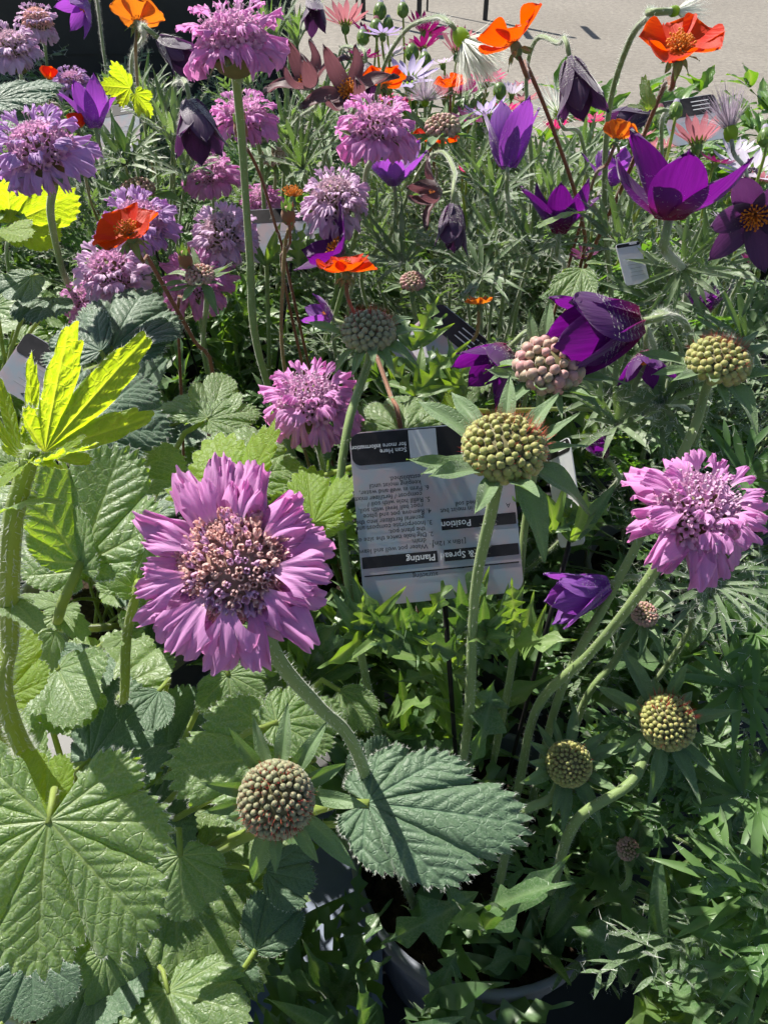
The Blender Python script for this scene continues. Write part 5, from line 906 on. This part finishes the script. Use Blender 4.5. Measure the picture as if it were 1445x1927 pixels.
big = [o for o in scene.objects if o.name.startswith('scabious_plant')][0]
LOB = narrow_leaf('leaf', M['scab_leaf'], 91, n=60, width=0.44, lobes=3, depth=0.66, droop=0.4, nu=11, fold=0.3, wav=0.06)
for A_, B_, nz in ((P(1075, 1745, .36), P(1310, 1850, .34), D(0, .5, .85)), (P(900, 1680, .35), P(720, 1790, .34), D(-.1, .4, .9)), (P(930, 1280, .35), P(905, 1450, .33), D(.2, .2, .9)), (P(1180, 1640, .36), P(1260, 1500, .37), D(.2, .3, .9)), (P(860, 1790, .35), P(800, 1925, .34), D(0, .3, .9)), (P(800, 1150, .36), P(890, 1190, .35), D(0, .6, .8))):
    L = np.linalg.norm(B_ - A_); part('leaf', LOB, big, frame(A_, B_ - A_, nz, L))

# silky whorls standing out of the pulsatilla clumps
def plant_at(i): return next(o for o in scene.objects if o.type == 'EMPTY' and o.name.startswith('pulsatilla_plant') and o.get('label') == LBL[i])
for i, px, py, d, L, e in ((8, 935, 440, .45, .046, .75), (8, 1000, 450, .44, .042, .8), (8, 870, 455, .46, .045, .9), (8, 905, 490, .43, .04, .9), (8, 760, 470, .48, .045, .8), (8, 710, 420, .52, .045, .6), (9, 1170, 440, .42, .045, .6), (9, 1330, 480, .38, .04, .9), (9, 1240, 540, .4, .045, .7), (9, 1400, 640, .37, .045, .9), (9, 1150, 740, .38, .04, 1.0), (9, 1245, 760, .36, .042, .9), (9, 1160, 800, .36, .038, .7),
                           (11, 325, 270, .5, .05, .45), (11, 290, 240, .55, .05, .5), (11, 350, 330, .52, .045, .7), (11, 235, 310, .52, .045, .8), (11, 270, 210, .6, .05, .5), (12, 515, 110, .62, .06, .35), (12, 560, 90, .66, .05, .4), (12, 470, 165, .6, .05, .6), (12, 570, 320, .52, .05, .6), (12, 540, 260, .58, .05, .6), (12, 605, 250, .58, .05, .5), (13, 1020, 330, .52, .05, .6), (13, 890, 310, .54, .05, .5), (13, 1090, 300, .56, .05, .6), (13, 930, 350, .5, .045, .6), (13, 1050, 380, .48, .045, .7),
                           (5, 1400, 900, .38, .04, 1.0), (5, 1390, 1290, .36, .035, 1.2), (5, 1420, 1190, .36, .035, 1.0), (2, 1400, 1500, .34, .034, 1.2), (2, 1330, 1430, .37, .03, 1.2), (2, 1420, 1680, .31, .04, 1.2), (2, 1320, 1760, .34, .032, 1.3), (2, 1430, 1800, .30, .035, 1.2)):
    r_ = plant_at(i); c = P(px, py + (30 if i in (8, 13, 9) and py < 560 else 0), d * (1.12 if i in (8, 13, 12, 11, 9) else 1)); f = np.array([r_.location[0], r_.location[1], SOILZ]); ax = unit(unit(c - f) + up * 0.8)
    involucre(r_, c, ax, L, 15, e, M['puls_green'] if i in (2, 5) else M['puls_leaf'], 120 if i in (2, 5) else 420, 'leaf_whorl', 0.085 if i > 5 else 0.11); make_stem(r_, [f, f * .4 + c * .6 + np.array([0, 0, .01]), c], 'stem_puls', .0014, .0012, 120, .002, 'stalk', 10)

tagside = next(o for o in scene.objects if o.get('label') == LBL[4])
for j in range(54):
    px = U(665, 1000); a_ = P(px, 1205 + U(-20, 40), 0.332 + U(0, .012)); b_ = P(px + U(-55, 55), 1145 + U(-30, 70), 0.326 + U(-.004, .006)); part('leaf', rng.choice(NL + NL + NLL), tagside, frame(a_, b_ - a_, D(U(-.4, .4), U(-.2, .6), 1), U(.022, .036)))
for px, py, d in ((800, 700, .40), (775, 640, .41), (865, 720, .40), (1040, 985, .345), (1075, 1000, .345), (215, 275, .58), (245, 280, .58), (500, 480, .54), (560, 485, .54), (600, 470, .55), (780, 725, .39), (835, 735, .40)):
    for m in range(7):
        q = D(U(-.9, .9), U(.2, 1), U(-.2, .5)); part('leaf', rng.choice(NL + NLL), tagside if d < .5 else plant_at(12), frame(P(px, py + 20, d), q, D(U(-.4, .4), .3, 1), U(.02, .034)))
